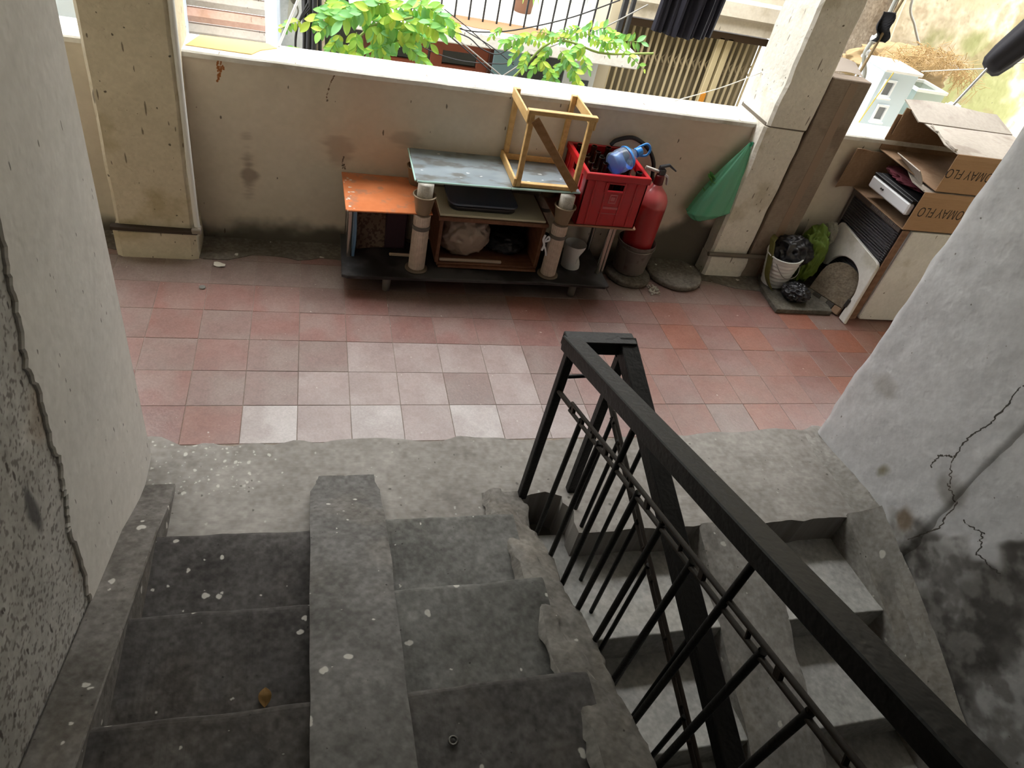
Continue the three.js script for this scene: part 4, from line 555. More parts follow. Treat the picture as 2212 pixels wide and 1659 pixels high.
{ // open wooden box on the base board with things in and on it
  const o = thing('wooden_box', 'brown wooden box lying open between the columns of the television stand', 'box'); const m = mat('#ffffff', .6, { map: woodTex([112, 72, 50], 731) });
  mesh('top_panel', cb(.625, 1.172, .358, .378, -1.38, -1.075, .003), m, o, .7); mesh('bottom_panel', cb(.645, 1.165, .103, .121, -1.38, -1.09, .003), m, o, .7); mesh('front_moulding', cb(.65, 1.16, .103, .114, -1.092, -1.068, .004), m, o, .7);
  mesh('side_panel', cb(1.15, 1.168, .12, .36, -1.38, -1.09, .003), m, o, .7); mesh('side_panel', cb(.635, .653, .12, .36, -1.38, -1.09, .003), m, o, .7); mesh('back_panel', cb(.65, 1.152, .12, .36, -1.385, -1.375, .002), mat('#4a4036', .8), o, .7);
  const b = mesh('beige_board', cb(.63, 1.155, .379, .391, -1.36, -1.085, .002), mat('#cfc7ac', .7)); tag(b, 'thin beige board lying on the wooden box', 'board');
  const t = thing('black_tray', 'shallow black plastic tray with rounded corners on the beige board', 'tray');
  const rs = (x0, x1, z0, z1, r) => { const s = new THREE.Shape(); s.moveTo(x0 + r, z0); s.lineTo(x1 - r, z0); s.quadraticCurveTo(x1, z0, x1, z0 + r); s.lineTo(x1, z1 - r); s.quadraticCurveTo(x1, z1, x1 - r, z1); s.lineTo(x0 + r, z1); s.quadraticCurveTo(x0, z1, x0, z1 - r); s.lineTo(x0, z0 + r); s.quadraticCurveTo(x0, z0, x0 + r, z0); return s; };
  mesh('body', prism(rs(.68, 1.01, -1.36, -1.12, .05), 'xz', .392, .42, .006), mat('#14161c', .3, { clearcoat: .4 }), t); mesh('lid', prism(rs(.672, 1.018, -1.366, -1.112, .05), 'xz', .421, .432, .004), mat('#4d586c', .18, { clearcoat: .8 }), t);  // lid colour is a painted blue-grey reflection over the black plastic
  const bag = mesh('wrapped_bundle', rough(blob(.785, .237, -1.21, .125, .118, .1, .3, 2.6, 741, 4), .004, 30, 743), mat('#a28f80', .45, { clearcoat: .3 })); tag(bag, 'grey brown bundle in crumpled plastic inside the wooden box', 'bundle');
  const bk = mesh('black_sack', blob(1.02, .17, -1.26, .1, .047, .09, .4, 2.8, 745, 4), mat('#16161b', .5)); tag(bk, 'slumped black sack at the back of the wooden box', 'sack');
  const la = mesh('wooden_lath', bar([.42, .1085, -1.055 + -.105], [.535, .1085, -1.16], .016, .012), mat('#c3ab94', .7)); tag(la, 'short pale lath lying on the base behind the ribbed column', 'lath');
  const lb = mesh('wooden_lath', bar([.66, .128, -1.11], [.98, .128, -1.112], .016, .013), mat('#bca794', .7)); tag(lb, 'long pale lath lying in the mouth of the wooden box', 'lath');
  const cs = mesh('cardboard_sheet', sheet(14, 10, (u, v) => [.262 + u * .2, .103 + v * .275 - (u > .72 ? .03 * (1 - v) * (u - .72) * 3 : 0), -1.2 - .03 * Math.sin(u * 2.4) - .06 * v], .006), mat('#ffffff', .9, { map: tex(512, 512, (u, v) => { const k = sm(.5, .62, fbm(u, v, 40, 3, 751)), a = fbm(u, v, 4, 4, 753); return mix3([134, 112, 96].map((c) => c + (a - .5) * 40), [84, 62, 52], k * .7); }) }), null, .4); tag(cs, 'speckled torn cardboard sheet standing under the orange shelf', 'cardboard');
  const dk = mesh('dark_box', cb(.40, .5, .103, .36, -1.36, -1.22, .004), mat('#3b2530', .7)); tag(dk, 'dark maroon box behind the speckled cardboard sheet', 'box');
  const bf = mesh('blue_folder', sheet(4, 12, (u, v) => [.243 + .006 * Math.sin(v * 3.1), .103 + v * .27, -1.13 - u * .2], .012), mat('#5f7f9f', .4)); tag(bf, 'slim blue folder upright at the end under the orange shelf', 'folder');
  const wc = thing('white_plastic_cup', 'bent white plastic cup on the base under the brown shelf', 'cup');
  { const g = new THREE.CylinderGeometry(.058, .05, .135, 40, 8, true), p = g.attributes.position; for (let i = 0; i < p.count; i++) { const y = p.getY(i), x = p.getX(i); const dent = Math.exp(-((y + .0) ** 2) / .0012) * (x > .01 ? 1 : 0); p.setX(i, x - dent * .022); } g.computeVertexNormals(); g.translate(1.375, .17, -1.16); mesh('wall', g, mat('#d9d9d6', .5), wc); mesh('bottom', new THREE.CylinderGeometry(.05, .05, .004, 32).translate(1.375, .105, -1.16), mat('#d9d9d6', .5), wc); }
  const rb = mesh('white_plastic_knot', join([tube([[1.155, .335, -1.05], [1.15, .31, -1.048], [1.16, .28, -1.047], [1.155, .25, -1.048]], .006, 20, 6), tube([[1.16, .3, -1.047], [1.178, .315, -1.04], [1.172, .33, -1.046], [1.158, .305, -1.047]], .005, 20, 6), tube([[1.157, .285, -1.048], [1.17, .26, -1.042], [1.182, .225, -1.042]], .0045, 20, 6)]), mat('#e8eaee', .4)); tag(rb, 'scrap of white plastic knotted at the edge of the wooden box', 'plastic');
  const cn = mesh('black_can', lathe([[0, 0], [.045, 0], [.045, .11], [.035, .125], [0, .125]], 28, 1.185, .215, -1.24), mat('#1f2022', .4)); // stands on the small block below
  tag(cn, 'black can tucked behind the ribbed column by the wooden box', 'can'); cn.position.set(.04, -.112, -.0);
}
{ // bare stool frame
  const o = thing('wooden_stool_frame', 'bare pine stool frame with a diagonal brace standing on the glass shelf', 'stool'), m = mat('#ffffff', .6, { map: woodTex([204, 166, 108], 761) }), m2 = mat('#ffffff', .65, { map: woodTex([150, 112, 72], 763) });
  const x0 = .972, x1 = 1.252, z0 = -1.385, z1 = -1.092, y0 = .56, y1 = .905;
  for (const [x, z] of [[x0, z0], [x1, z0], [x0, z1], [x1, z1]]) mesh('leg', cb(x - .012, x + .012, y0, y1 - .001, z - .012, z + .012, .002), m, o, .5);
  mesh('rail', cb(x0 - .022, x0 - .0125, y1 - .045, y1, z0 - .01, z1 + .012, .002), m, o, .5); mesh('rail', cb(x1 + .0125, x1 + .022, y1 - .045, y1, z0 - .01, z1 + .012, .002), m, o, .5);
  mesh('rail', cb(x0 - .022, x1 + .024, y1 - .004, y1 + .016, z1 - .014, z1 + .016, .002), m, o, .5);
  mesh('rail', cb(x0 - .024, x0 - .0125, y0 + .001, y0 + .04, z0 - .008, z1 + .014, .002), m, o, .5); mesh('rail', cb(x0 - .012, x1 + .012, y0 + .004, y0 + .032, z0 - .008 + .02, z0 + .022, .002), m, o, .5);
  mesh('rail', cb(x0 + .013, x1 - .013, y0 + .001, y0 + .02, z1 - .014, z1 + .012, .002), m, o, .5);
  mesh('brace', bar([x0 + .012, y1 - .022, z1 + .02], [x1 + .0, y0 + .012, z1 + .02], .008, .04, [0, 1, 0], .002), m2, o, .5);
}
{ // beer crate
  const o = thing('red_plastic_crate', 'red plastic bottle crate on the brown shelf beside the stool frame', 'crate'), m = mat('#b5121c', .32, { clearcoat: .3 }), mi = mat('#8f0f18', .45);
  const x0 = 1.288, x1 = 1.606, z0 = -1.393, z1 = -1.052, y0 = .407, y1 = .672, t = .01;
  const cx = (x0 + x1) / 2, hole = [[cx - .048, y1 - .078], [cx + .048, y1 - .078], [cx + .048, y1 - .042], [cx - .048, y1 - .042]], zc = (z0 + z1) / 2, holeZ = [[zc - .045, y1 - .078], [zc + .045, y1 - .078], [zc + .045, y1 - .042], [zc - .045, y1 - .042]];
  mesh('front_panel', prism([[x0, y0], [x1, y0], [x1, y1], [x0, y1]], 'xy', z1 - t, z1, .002, [hole]), m, o); mesh('back_panel', prism([[x0, y0], [x1, y0], [x1, y1], [x0, y1]], 'xy', z0, z0 + t, .002, [hole]), m, o);
  mesh('side_panel', prism([[z0, y0], [z1, y0], [z1, y1], [z0, y1]], 'zy', x0, x0 + t, .002, [holeZ]), m, o); mesh('side_panel', prism([[z0, y0], [z1, y0], [z1, y1], [z0, y1]], 'zy', x1 - t, x1, .002, [holeZ]), m, o);
  mesh('bottom', cb(x0 + t, x1 - t, y0 + .002, y0 + .01, z0 + t, z1 - t, .001), mi, o);
  mesh('rim', prism([[x0 - .007, z0 - .004], [x1 + .007, z0 - .004], [x1 + .007, z1 + .007], [x0 - .007, z1 + .007]], 'xz', y1 - .03, y1 + .004, .003, [[[x0 + t + .003, z0 + t + .003], [x1 - t - .003, z0 + t + .003], [x1 - t - .003, z1 - t - .003], [x0 + t + .003, z1 - t - .003]]]), m, o);
  for (const f of [.16, .36, .64, .84]) mesh('rib', cb(mix(x0, x1, f) - .005, mix(x0, x1, f) + .005, y0 + .006, y1 - .03, z1 - .001, z1 + .0055, .002), m, o);
  for (const f of [.2, .8]) mesh('rib', cb(x0 - .0055, x0 + .001, y0 + .006, y1 - .03, mix(z0, z1, f) - .005, mix(z0, z1, f) + .005, .002), m, o);
  mesh('handle_lip', prism([[cx - .056, y1 - .086], [cx + .056, y1 - .086], [cx + .056, y1 - .036], [cx - .056, y1 - .036]], 'xy', z1 - .002, z1 + .006, .002, [hole]), m, o);
  const em = mat('#c6656a', .5); // moulded mark: a square label over two bars
  const mk = mesh('moulded_mark', prism([[cx - .02, .53], [cx + .02, .53], [cx + .022, .578], [cx - .018, .578]], 'xy', z1, z1 + .003, .001, [[[cx - .014, .537], [cx + .014, .537], [cx + .016, .571], [cx - .012, .571]]]), em, o);
  mesh('mark_bar', [cb(cx - .05, cx + .048, .5, .512, z1, z1 + .003, .001), cb(cx - .055, cx + .052, .474, .478, z1, z1 + .0025, .001), cb(cx - .01, cx + .012, .543, .565, z1, z1 + .002, .001)], em, o);
  // bottles
  const bp = [[0, 0], [.028, 0], [.031, .006], [.031, .145], [.027, .172], [.0155, .2], [.0135, .25], [.0155, .252], [.0155, .266], [.0115, .267], [.011, .22], [0, .21]];
  const bm = [mat('#3a1a0a', .12, { transmission: .45, thickness: .01, attenuationColor: new THREE.Color('#5a2408'), attenuationDistance: .02 }), mat('#241208', .12), mat('#160d08', .15)];
  let first = null; const q = rng(81);
  for (let i = 0; i < 4; i++) for (let j = 0; j < 5; j++) { if ((i === 2 && j > 2) || (i === 3 && j === 3) || (i === 1 && j === 4)) continue;
    const x = x0 + .044 + i * .0765, z = z0 + .042 + j * .0642;
    if (!first) { first = mesh('brown_bottle', lathe(bp, 24), bm[0]); tag(first, 'empty brown glass bottle standing in the red crate', 'bottle', 'bottles in the red crate'); first.position.set(x, y0 + .0105, z); }
    else { const c = first.clone(); c.name = numbered('brown_bottle'); c.material = bm[Math.floor(q() * 3)]; c.position.set(x, y0 + .0105, z); scene.add(c); } }
  // blue water jug lying on the bottles
  const jg = thing('water_jug', 'blue tinted plastic water jug lying on the bottles in the crate', 'jug');
  const jm = mat('#cfe6fb', .08, { transmission: .85, thickness: 0, specularIntensity: .6 }), jb = mat('#2f86d8', .3);
  const place = (g) => { g.applyQuaternion(new THREE.Quaternion().setFromUnitVectors(V(0, 1, 0), V(.8, .36, -.25).normalize())); g.scale(1, 1, 1); g.translate(1.425, .688, -1.13); return g; };
  mesh('body', place(lathe([[0, 0], [.05, .002], [.057, .012], [.054, .03], [.057, .045], [.056, .08], [.05, .1], [.03, .125], [.019, .135], [.019, .15]], 36)), jm, jg);
  mesh('cap', place(lathe([[.021, .14], [.023, .142], [.023, .168], [.019, .172], [0, .172]], 28)), jb, jg);
  mesh('handle', place(tube([[.02, .155, 0], [.03, .19, .01], [.01, .215, .012], [-.02, .205, .01], [-.021, .16, 0]], .006, 40, 8)), jb, jg);
  mesh('shoulder_band', place(lathe([[.0575, .086], [.0585, .088], [.053, .1], [.051, .1]], 36)), jb, jg);
  mesh('water', place(lathe([[0, .006], [.046, .008], [.05, .02], [.05, .05], [0, .052]], 28)), mat('#a9c0f0', .15, { transmission: .6, thickness: 0 }), jg);
}
{ // fire extinguisher in an old pot
  const X = 1.768, Z = -1.262;
  for (const [x, z, r, l] of [[1.768, -1.242, .128, 'round grey concrete disc under the pot of the fire extinguisher'], [2.07, -1.272, .165, 'larger round grey concrete disc on the floor beside the chipped column']]) tag(mesh('concrete_disc', rough(lathe([[0, .002], [r - .006, .002], [r, .008], [r, .026], [r - .008, .034], [0, .034]], 48, x, 0, z), .002, 20, 771), M.curb2, null, 1), l, 'disc');
  const pot = thing('metal_pot', 'dull grey metal pot holding the fire extinguisher', 'pot'), pm = mat('#ffffff', .55, { map: tex(256, 256, (u, v) => { const k = fbm(u, v, 5, 5, 773), g = sm(.55, .75, fbm(u, v, 8, 4, 775)); return mix3([112, 104, 98].map((c) => c + (k - .5) * 40), [72, 58, 50], g * .6); }), metalness: .3 });
  mesh('body', lathe([[0, .036], [.078, .036], [.09, .05], [.103, .21], [.107, .222], [.103, .226], [.098, .21], [.087, .055], [0, .05]], 44, X, 0, Z), pm, pot, .4);
  mesh('rim_wire', new THREE.TorusGeometry(.1055, .003, 8, 48).rotateX(Math.PI / 2 + .12).translate(X, .21, Z), mat('#8b857e', .35, { metalness: .6 }), pot);
  const o = thing('fire_extinguisher', 'red fire extinguisher with black hose standing in a metal pot', 'extinguisher');
  mesh('cylinder', lathe([[0, .055], [.079, .055], [.084, .07], [.085, .45], [.082, .478], [.068, .507], [.046, .53], [.03, .545], [.024, .56], [0, .56]], 48, X, 0, Z), mat('#ffffff', .38, { map: tex(256, 256, (u, v) => { const y = v * .6, d = sm(.44, .455, y + (fbm(u, v, 8, 3, 779) - .5) * .03) * .7; return mix3([158, 24, 30], [206, 116, 114], d); }), clearcoat: .35 }), o, [0, 1.6, .6, 1, 0, .6]);
  mesh('neck', lathe([[.024, .556], [.026, .56], [.024, .6], [.02, .61], [0, .61]], 28, X, 0, Z), mat('#5e1216', .4), o);
  const hd = mesh('valve_head', cb(X - .018, X + .02, .608, .64, Z - .016, Z + .016, .005), mat('#2b2b2d', .4), o);
  mesh('lever', prism([[X - .02, .64], [X + .03, .655], [X + .075, .632], [X + .078, .638], [X + .032, .668], [X - .018, .654]], 'xy', Z - .009, Z + .009, .002), mat('#3a3b3e', .35, { metalness: .4 }), hd);
  mesh('carry_handle', prism([[X + .014, .62], [X + .045, .605], [X + .055, .558], [X + .048, .556], [X + .038, .595], [X + .012, .608]], 'xy', Z - .009, Z + .009, .002), mat('#b9babb', .35, { metalness: .5 }), hd);
  mesh('outlet_pipe', rod([X - .015, .622, Z], [X - .085, .632, Z - .02], .009, 14), mat('#c3bfb8', .35, { metalness: .4 }), hd);
  mesh('hose', tube([[X - .085, .632, Z - .02], [X - .075, .6, Z - .07], [1.775, .55, -1.35], [1.765, .62, -1.372], [1.71, .69, -1.376], [1.614, .735, -1.378], [1.53, .715, -1.378], [1.5, .69, -1.37]].map((p, i) => i < 2 ? [1.79 + i * .0, .56 - i * .02, -1.30 - i * .03] : p), .0105, 70, 10), mat('#17161a', .5), o);
}
{ // green carrier bag hanging from a nail on the column
  const o = thing('green_plastic_bag', 'translucent green plastic bag of vegetables hanging by the chipped column', 'bag');
  const prof = (v) => { const y = .345 + v * .44; const w = v < .12 ? .118 * Math.sqrt(v / .12) * .96 + .02 : mix(.125, .008, Math.pow((v - .12) / .88, 1.35)); return [y, w]; };
  const g = grid(72, 60, (u, v) => { const [y, w] = prof(v), a = u * Math.PI * 2, f = 1 + .1 * Math.sin(a * 5 + v * 6) * v + .05 * Math.sin(a * 11 + v * 3), cx = mix(2.165, 2.262, Math.pow(v, 1.2)); return [cx + Math.cos(a) * w * f, y + .02 * Math.cos(a) * (1 - v), -1.335 + Math.sin(a) * w * .48 * f - .02 * v]; });
  mesh('film', g, mat('#86d9b4', .2, { transmission: .5, thickness: 0, specularIntensity: .7 }), o);
  mesh('knot', tube([[2.258, .775, -1.352], [2.266, .79, -1.352], [2.272, .786, -1.35], [2.268, .772, -1.348]], .006, 20, 6), mat('#2f9a74', .4), o);
  const nail = tag(mesh('nail', rod([2.285, .79, -1.35], [2.25, .796, -1.352], .003, 8), mat('#6a6660', .5, { metalness: .7 })), 'small nail in the column carrying the green bag', 'nail');
  const lv = thing('leafy_vegetables', 'bunch of green leaf vegetables inside the translucent green bag', 'vegetables'), q = rng(91), vm = ['#4f8a3a', '#6fa04a', '#35702f'].map((c) => mat(c, .7));
  for (let k = 0; k < 46; k++) { const a = q() * 6.28, y = .37 + q() * .2, r = q() * .05, l = .04 + q() * .05; mesh('leaf', sheet(2, 4, (u, v) => [2.155 + Math.cos(a) * (r + v * l * .5) + (u - .5) * .035 * Math.sin(v * 3) * Math.sin(a), y + v * l * (q.s = .7) - v * v * .02, -1.335 + Math.sin(a) * (r * .4 + v * l * .25) - (u - .5) * .035 * Math.sin(v * 3) * Math.cos(a) * .4], .0012), vm[k % 3], lv); }
}

// ---------------------------------------------------------------- the pile beyond the column
const kraft = (base, seed) => tex(512, 512, (u, v) => { const a = fbm(u, v, 4, 4, seed), f = fbm(u, v, 8, 4, seed + 2, 1), l = Math.sin(v * 6.283 * 90) * 1.5, s = sm(.58, .75, f); return base.map((c, i) => c + (a - .5) * 30 + l + (fbm(u, v, 90, 2, seed + 5) - .5) * 14 - s * [18, 20, 20][i]); });
{
  const km = mat('#ffffff', .85, { map: kraft([138, 124, 110], 801) }), kg = mat('#ffffff', .85, { map: kraft([168, 160, 150], 803) });
  const o = thing('tall_cardboard_carton', 'tall narrow brown cardboard carton standing against the chipped column', 'carton');
  mesh('body', rough(cb(2.535, 2.765, .002, 1.175, -1.395, -1.305, .004), .0012, 8, 805), km, o, 1); mesh('flap', sheet(6, 4, (u, v) => [2.545 + u * .215 * (1 - .25 * v), 1.176 + v * .05 + .012 * Math.sin(u * 3), -1.39 - v * .07 * (1 - .5 * u)], .003), mat('#d8cdc4', .8), o, 1);
  mesh('tape', cb(2.64, 2.69, .01, 1.16, -1.3055, -1.3035, .0005), mat('#8a7462', .35), o, 1);

  // old appliance with finned side
  const ap = thing('old_appliance', 'old white appliance with a dark finned side under the cartons', 'appliance');
  const x0 = 3.105;
  const fin = tex(512, 512, (u, v) => { const k = .5 + .5 * Math.sin(v * 6.283 * 44 + Math.sin(u * 6.283 * 10) * .7); return k; }, false);
  mesh('cabinet', cb(x0, 3.8, .0, .59, -1.39, -.94, .006), mat('#3c3a3d', .7), ap);
  mesh('finned_side', cb(x0 - .02, x0 + .002, .03, .575, -1.385, -.945, .003), mat('#4a494d', .5, { bumpMap: fin, bumpScale: .008 }), ap, [2, -1.385, .44, 1, .03, .545]);
  for (let k = 0; k < 34; k++) mesh('fin', cb(x0 - .026, x0 - .018, .05 + k * .0148, .0545 + k * .0148, -1.36, -.965, .001), mat('#514f54', .5), ap);
  mesh('side_frame', [cb(x0 - .03, x0, .555, .592, -1.39, -.94, .003), cb(x0 - .028, x0, .0, .59, -1.39, -1.37, .003)], mat('#5a5350', .6), ap);
  for (let k = 0; k < 22; k++) mesh('comb_tooth', cb(x0 - .036, x0 - .029, .566, .588, -1.2 + k * .0105, -1.196 + k * .0105, .001), mat('#8e8b88', .5), ap);
  mesh('front_panel', prism(rr2(3.122, 3.8, .008, .585, .03), 'xy', -.925, -.898, .005), mat('#ffffff', .5, { map: plTex([214, 214, 212], 811, 30) }), ap, 1);
  function rr2(a, b, c, d, r) { const s = new THREE.Shape(); s.moveTo(a + r, c); s.lineTo(b - r, c); s.lineTo(b, c + r); s.lineTo(b, d - r * .3); s.lineTo(b - r * .3, d); s.lineTo(a + r * .3, d); s.quadraticCurveTo(a, d, a, d - r * .3); s.lineTo(a, c + r); s.quadraticCurveTo(a, c, a + r, c); return s; }
  const bw = mat('#ffffff', .8, { map: woodTex([122, 92, 72], 813) }); [[3.074, 3.082], [3.086, 3.095], [3.1, 3.112]].forEach(([a, b], k) => mesh('edge_strip', bar([a + .004, .003, -.905 - k * .004], [a - .001, .588, -.905 - k * .004], .011, .028), bw, ap, .6));

  // cartons lying on their sides, open ends towards the column
  const cm = (txt, dx) => { const c = document.createElement('canvas'); c.width = 1024; c.height = 512; const x = c.getContext('2d'); x.fillStyle = '#a07f60'; x.fillRect(0, 0, 1024, 512); const q = rng(821); for (let k = 0; k < 2200; k++) { x.fillStyle = `rgba(${q() < .5 ? '60,40,25' : '200,170,140'},${.03 + q() * .05})`; x.fillRect(q() * 1024, q() * 512, 20 + q() * 160, 1 + q() * 2); } x.fillStyle = 'rgba(190,160,130,.18)'; x.fillRect(0, 0, 1024, 60); x.save(); x.translate(512 + dx, 256); x.rotate(Math.PI); x.scale(.7, 1); x.fillStyle = '#231a14'; x.font = '170px sans-serif'; x.textAlign = 'center'; x.fillText(txt, 0, 60); x.restore(); const t = new THREE.CanvasTexture(c); t.colorSpace = THREE.SRGBColorSpace; return mat('#ffffff', .85, { map: t }); };
  const inner = mat('#ffffff', .9, { map: kraft([146, 118, 92], 823) });
  const carton = (label, x0, y0, y1, z0, z1, dx, flapF) => { const o = thing('cardboard_carton', label, 'carton'), X1 = 3.82, t = .005;
    mesh('front_panel', cb(x0, X1, y0, y1, z1 - t, z1, .001), cm('OMAY FLO', dx), o, [0, 3.03, .55, 1, y0, y1 - y0]);
    mesh('back_panel', cb(x0, X1, y0, y1, z0, z0 + t, .001), inner, o, 1); mesh('bottom_panel', cb(x0, X1, y0, y0 + t, z0 + t, z1 - t, .001), inner, o, 1);
    mesh('top_panel', rough(prism([[x0 + .0, z1 - t], [x0 + .01, z1 - .12], [x0 + .05, z1 - .2], [x0 + .09, z1 - .27], [x0 + .12, z0 + .0], [X1, z0], [X1, z1 - t]], 'xz', y1 - t, y1, .001, [], 1), .002, 12, 825), kg, o, 1); flapF(o); return o; };
  carton('lower brown carton with upside down black lettering on the white appliance', 3.045, .597, .812, -1.38, -.9, -150, (o) => {
    mesh('flap', sheet(8, 6, (u, v) => [3.045 - u * .14 + .01 * v, .6 + v * (.21 + .02 * u), -1.375 - .02 * u + .05 * u * u], .005), inner, o, 1);
    mesh('flap', sheet(8, 6, (u, v) => [3.02 + v * .06 + u * .1, .815 + .07 * (1 - v) * (1 - u * .4), -.98 - u * .3 + .01 * Math.sin(v * 3)], .005), kg, o, 1);
    mesh('flap', sheet(8, 3, (u, v) => [3.045 - v * .012, .818 + .004 * Math.sin(u * 5), -1.0 - u * .01 + v * .1], .004), kg, o, 1); });
  carton('upper brown carton with upside down black lettering stacked on the other carton', 3.1, .822, 1.02, -1.4, -.9, -110, (o) => {
    mesh('flap', sheet(10, 6, (u, v) => [3.12 - u * .0 + u * .26, .912 + v * (.15 - .05 * u), -1.385 - .01 * Math.sin(u * 4)], .006), inner, o, 1);
    mesh('flap', sheet(14, 6, (u, v) => [3.16 + u * .66, 1.022 + v * (.055 + .01 * Math.sin(u * 5)), -1.3 - v * .17], .006), kg, o, 1);
    mesh('torn_edge', rough(sheet(10, 3, (u, v) => [3.09 + u * .13 + v * .02, 1.026 - v * .012 * u, -.93 - u * .34], .009), .008, 40, 827), kg, o, 1); });
  const dv = thing('white_media_player', 'flat white and black media player poking out of the lower carton', 'player');
  mesh('face', cb(3.035, 3.075, .66, .725, -1.27, -.935, .008), mat('#d9dbe0', .35), dv); mesh('body', cb(3.076, 3.3, .655, .742, -1.27, -.935, .004), mat('#17171a', .5), dv); mesh('top_strip', cb(3.04, 3.075, .7255, .742, -1.27, -.935, .003), mat('#17171a', .5), dv);
  for (const z of [-1.165, -1.15]) mesh('button', new THREE.CylinderGeometry(.0055, .0055, .006, 14).rotateZ(Math.PI / 2).translate(3.034, .695, z), mat('#202024', .4), dv);
  tag(mesh('maroon_cloth', rough(blob(3.2, .762, -1.17, .1, .02, .14, .5, 3, 831, 4), .004, 40, 833), mat('#5d2430', .95)), 'crumpled maroon cloth on the media player inside the lower carton', 'cloth');

  // white panel with an arched cut-out, and a stone slab leaning in it
  const s = new THREE.Shape(); s.moveTo(-.858, .004); s.lineTo(-.905, .345); s.quadraticCurveTo(-.91, .375, -.94, .38); s.lineTo(-1.3, .41); s.quadraticCurveTo(-1.335, .41, -1.33, .36); s.lineTo(-1.29, .19); s.quadraticCurveTo(-1.27, .14, -1.235, .165); s.quadraticCurveTo(-1.21, .285, -1.08, .29); s.quadraticCurveTo(-.955, .285, -.925, .16); s.lineTo(-.915, .004); s.closePath();
  const lean = (g) => { g.rotateZ(-.12); g.translate(3.0, 0, 0); return g; };
  const wp = thing('white_arched_panel', 'white panel with an arched cut-out leaning on the finned appliance', 'panel');
  mesh('panel', lean(prism(s, 'zy', 0, .022, .004, [], 1, 14)), mat('#ffffff', .5, { map: plTex([206, 204, 198], 841, 40) }), wp, 1);
  mesh('hinge', lean(cb(-.012, 0, .08, .13, -.93, -.91, .003)), mat('#2b2724', .6), wp);
  const sl = thing('stone_slab', 'rounded grey stone slab with a checked border leaning in the arched panel', 'slab');
  const fr = (g) => { g.rotateX(-.42); g.rotateY(-1.12); g.translate(2.955, .004, -1.04); return g; };
  const sh = new THREE.Shape(); sh.moveTo(-.115, .045); sh.lineTo(.115, .045); sh.lineTo(.118, .16); sh.quadraticCurveTo(.11, .265, .0, .27); sh.quadraticCurveTo(-.11, .265, -.118, .16); sh.closePath();
  mesh('slab', fr(rough(prism(sh, 'xy', -.012, .012, .004, [], 1, 12), .002, 20, 843)), mat('#ffffff', .9, { map: concTex([110, 100, 86], 845, 12), bumpMap: concBump, bumpScale: .004 }), sl, .6);
  for (let k = 0; k < 5; k++) mesh('border_tile', fr(cb(-.118 + k * .047, -.073 + k * .047, .0, .044, -.014, .015, .003)), mat(['#6c665c', '#3b362f', '#6c665c', '#393530', '#8a6f58'][k], .8), sl);

  tag(mesh('paving_slab', rough(prism([[2.6, -1.16], [2.585, -.94], [2.96, -.94], [2.98, -1.05], [2.95, -1.26], [2.66, -1.3]], 'xz', .002, .03, .003, [], 2), .002, 15, 851), mat('#ffffff', .9, { map: concTex([86, 82, 74], 853, 10) }), null, 1), 'thin dark slab lying on the tiles under the bucket and sacks', 'slab');
  const bu = thing('white_bucket', 'white ribbed plastic bucket stuffed with a black sack beside the column', 'bucket');
  { const pts = [[0, .0], [.07, .0]]; for (let k = 0; k <= 40; k++) { const t = k / 40; pts.push([.072 + t * .03 + .0022 * Math.sin(t * 50), t * .2]); } pts.push([.107, .2], [.107, .208], [.098, .206], [.068, .01], [0, .008]); const g = lathe(pts, 44); g.rotateZ(.1); g.rotateX(.05); g.translate(2.705, .034, -1.215); mesh('body', g, mat('#d2d2d0', .45), bu); mesh('handle', tube([[2.6, .23, -1.2], [2.625, .17, -1.12], [2.68, .13, -1.1], [2.76, .15, -1.12], [2.79, .24, -1.2]], .0028, 30, 6), mat('#8d8c88', .4, { metalness: .6 }), bu); }
  const bg = mat('#121117', .38);
  tag(mesh('black_sack', blob(2.745, .235, -1.235, .115, .085, .09, .42, 2.4, 861, 5), bg), 'bulging black plastic sack stuffed in the white bucket', 'sack');
  tag(mesh('black_sack', blob(2.75, .075, -1.05, .075, .044, .07, .5, 2.7, 863, 5), bg), 'small crumpled black plastic sack lying on the dark slab', 'sack');
  tag(mesh('green_sack', rough(blob(2.905, .2, -1.275, .07, .17, .085, .45, 2.6, 865, 5), .005, 30, 867), mat('#5c7424', .6)), 'crumpled olive green sack between the bucket and the arched panel', 'sack');
  tag(mesh('grey_plastic_wad', rough(blob(2.985, .33, -1.3, .03, .07, .05, .5, 2.6, 869, 4), .004, 40, 870), mat('#8f8d80', .6)), 'wad of dirty grey plastic at the corner of the arched panel', 'plastic');
  tag(mesh('rolled_strap', sheet(40, 4, (u, v) => { const a = u * 2.6 - .3; return [2.6 - .02 * Math.sin(a) + .07 * Math.pow(u < .25 ? 1 - u * 4 : 0, 2) + (u > .75 ? (u - .75) * .12 : 0), .01 + .3 * Math.sin(u * Math.PI * .55), -1.12 - .12 * u + v * .0 - .045 * v]; }, .008), mat('#54501f', .7)), 'bent olive brown strap standing between the column and the bucket', 'strap');
}
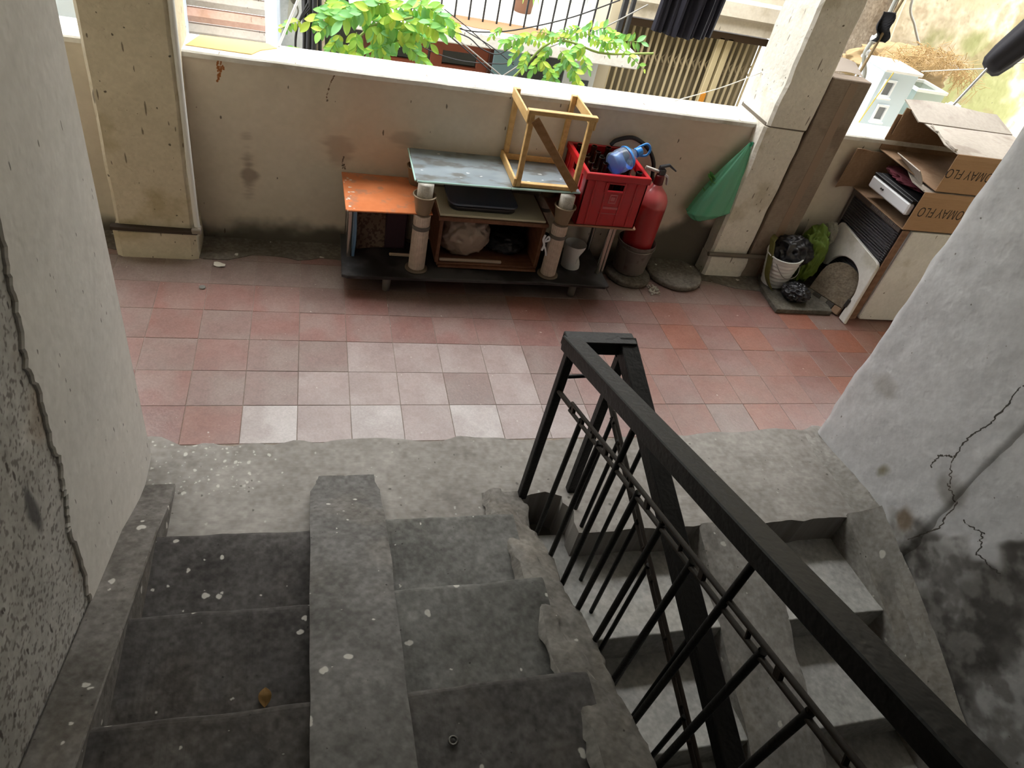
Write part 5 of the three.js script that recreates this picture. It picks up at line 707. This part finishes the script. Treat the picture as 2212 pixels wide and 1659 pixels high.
{ // small litter
  const q = rng(99);
  tag(mesh('dry_leaf', sheet(6, 8, (u, v) => [-.055 + (u - .5) * .03 * Math.sin(v * 3.1), .247 + .008 * Math.abs(u - .5) + .006 * Math.sin(v * 5), 1.03 + v * .045], .001), mat('#8a6a3c', .9)), 'curled brown dry leaf on the third dark step', 'leaf');
  tag(mesh('metal_washer', new THREE.TorusGeometry(.009, .003, 8, 20).rotateX(Math.PI / 2).translate(.353, .366, 1.253), mat('#6b6a66', .35, { metalness: .8 })), 'small metal washer on the dark step beside the ramp', 'washer');
  tag(mesh('bottle_cap', lathe([[0, .008], [.011, .008], [.013, .006], [.0145, .001], [.0125, .001], [.011, .006], [0, .0065]], 24, -.421, .001, -.962), mat('#8b8c88', .3, { metalness: .6 })), 'bottle cap lying on the tiles near the beige column', 'cap');
  const st = []; for (let k = 0; k < 60; k++) { const x = 1.885 + (q() - .5) * .06, z = -1.13 + (q() - .3) * .09; st.push(new THREE.IcosahedronGeometry(.003 + q() * .004, 0).translate(x, .004, z)); }
  const gr = mesh('grit', st, mat('#b9b3a6', .95)); gr.userData = { kind: 'stuff', label: 'pale grit gathered between the two concrete discs', category: 'grit' };
  tag(mesh('white_paper_scrap', sheet(4, 3, (u, v) => [-.39 + u * .05, .006 + .004 * Math.sin(u * 5 + v * 3), -1.17 + v * .03 + u * .01], .001), mat('#cfcabd', .9)), 'scrap of torn paper on the tiles below the beige column', 'paper');
  // window unit beyond the corner column
  const w = thing('window_frame', 'white metal window frame beyond the far side of the beige column', 'frame'); mesh('frame', prism([[-1.25, .68], [-.9, .68], [-.9, 1.4], [-1.25, 1.4]], 'xy', -2.05, -2.0, .004, [[[-1.2, .74], [-.945, .74], [-.945, 1.34], [-1.2, 1.34]]]), mat('#dfe2e4', .4), w); mesh('pane', cb(-1.2, -.945, .74, 1.34, -2.035, -2.025, .001), mat('#e9eef0', .1, { transmission: .6, thickness: 0 }), w); mesh('support_bracket', cb(-1.2, -1.15, .3, .7, -2.06, -1.6, .004), mat('#9a9a98', .5), w);
}

renderer.render(scene, camera);
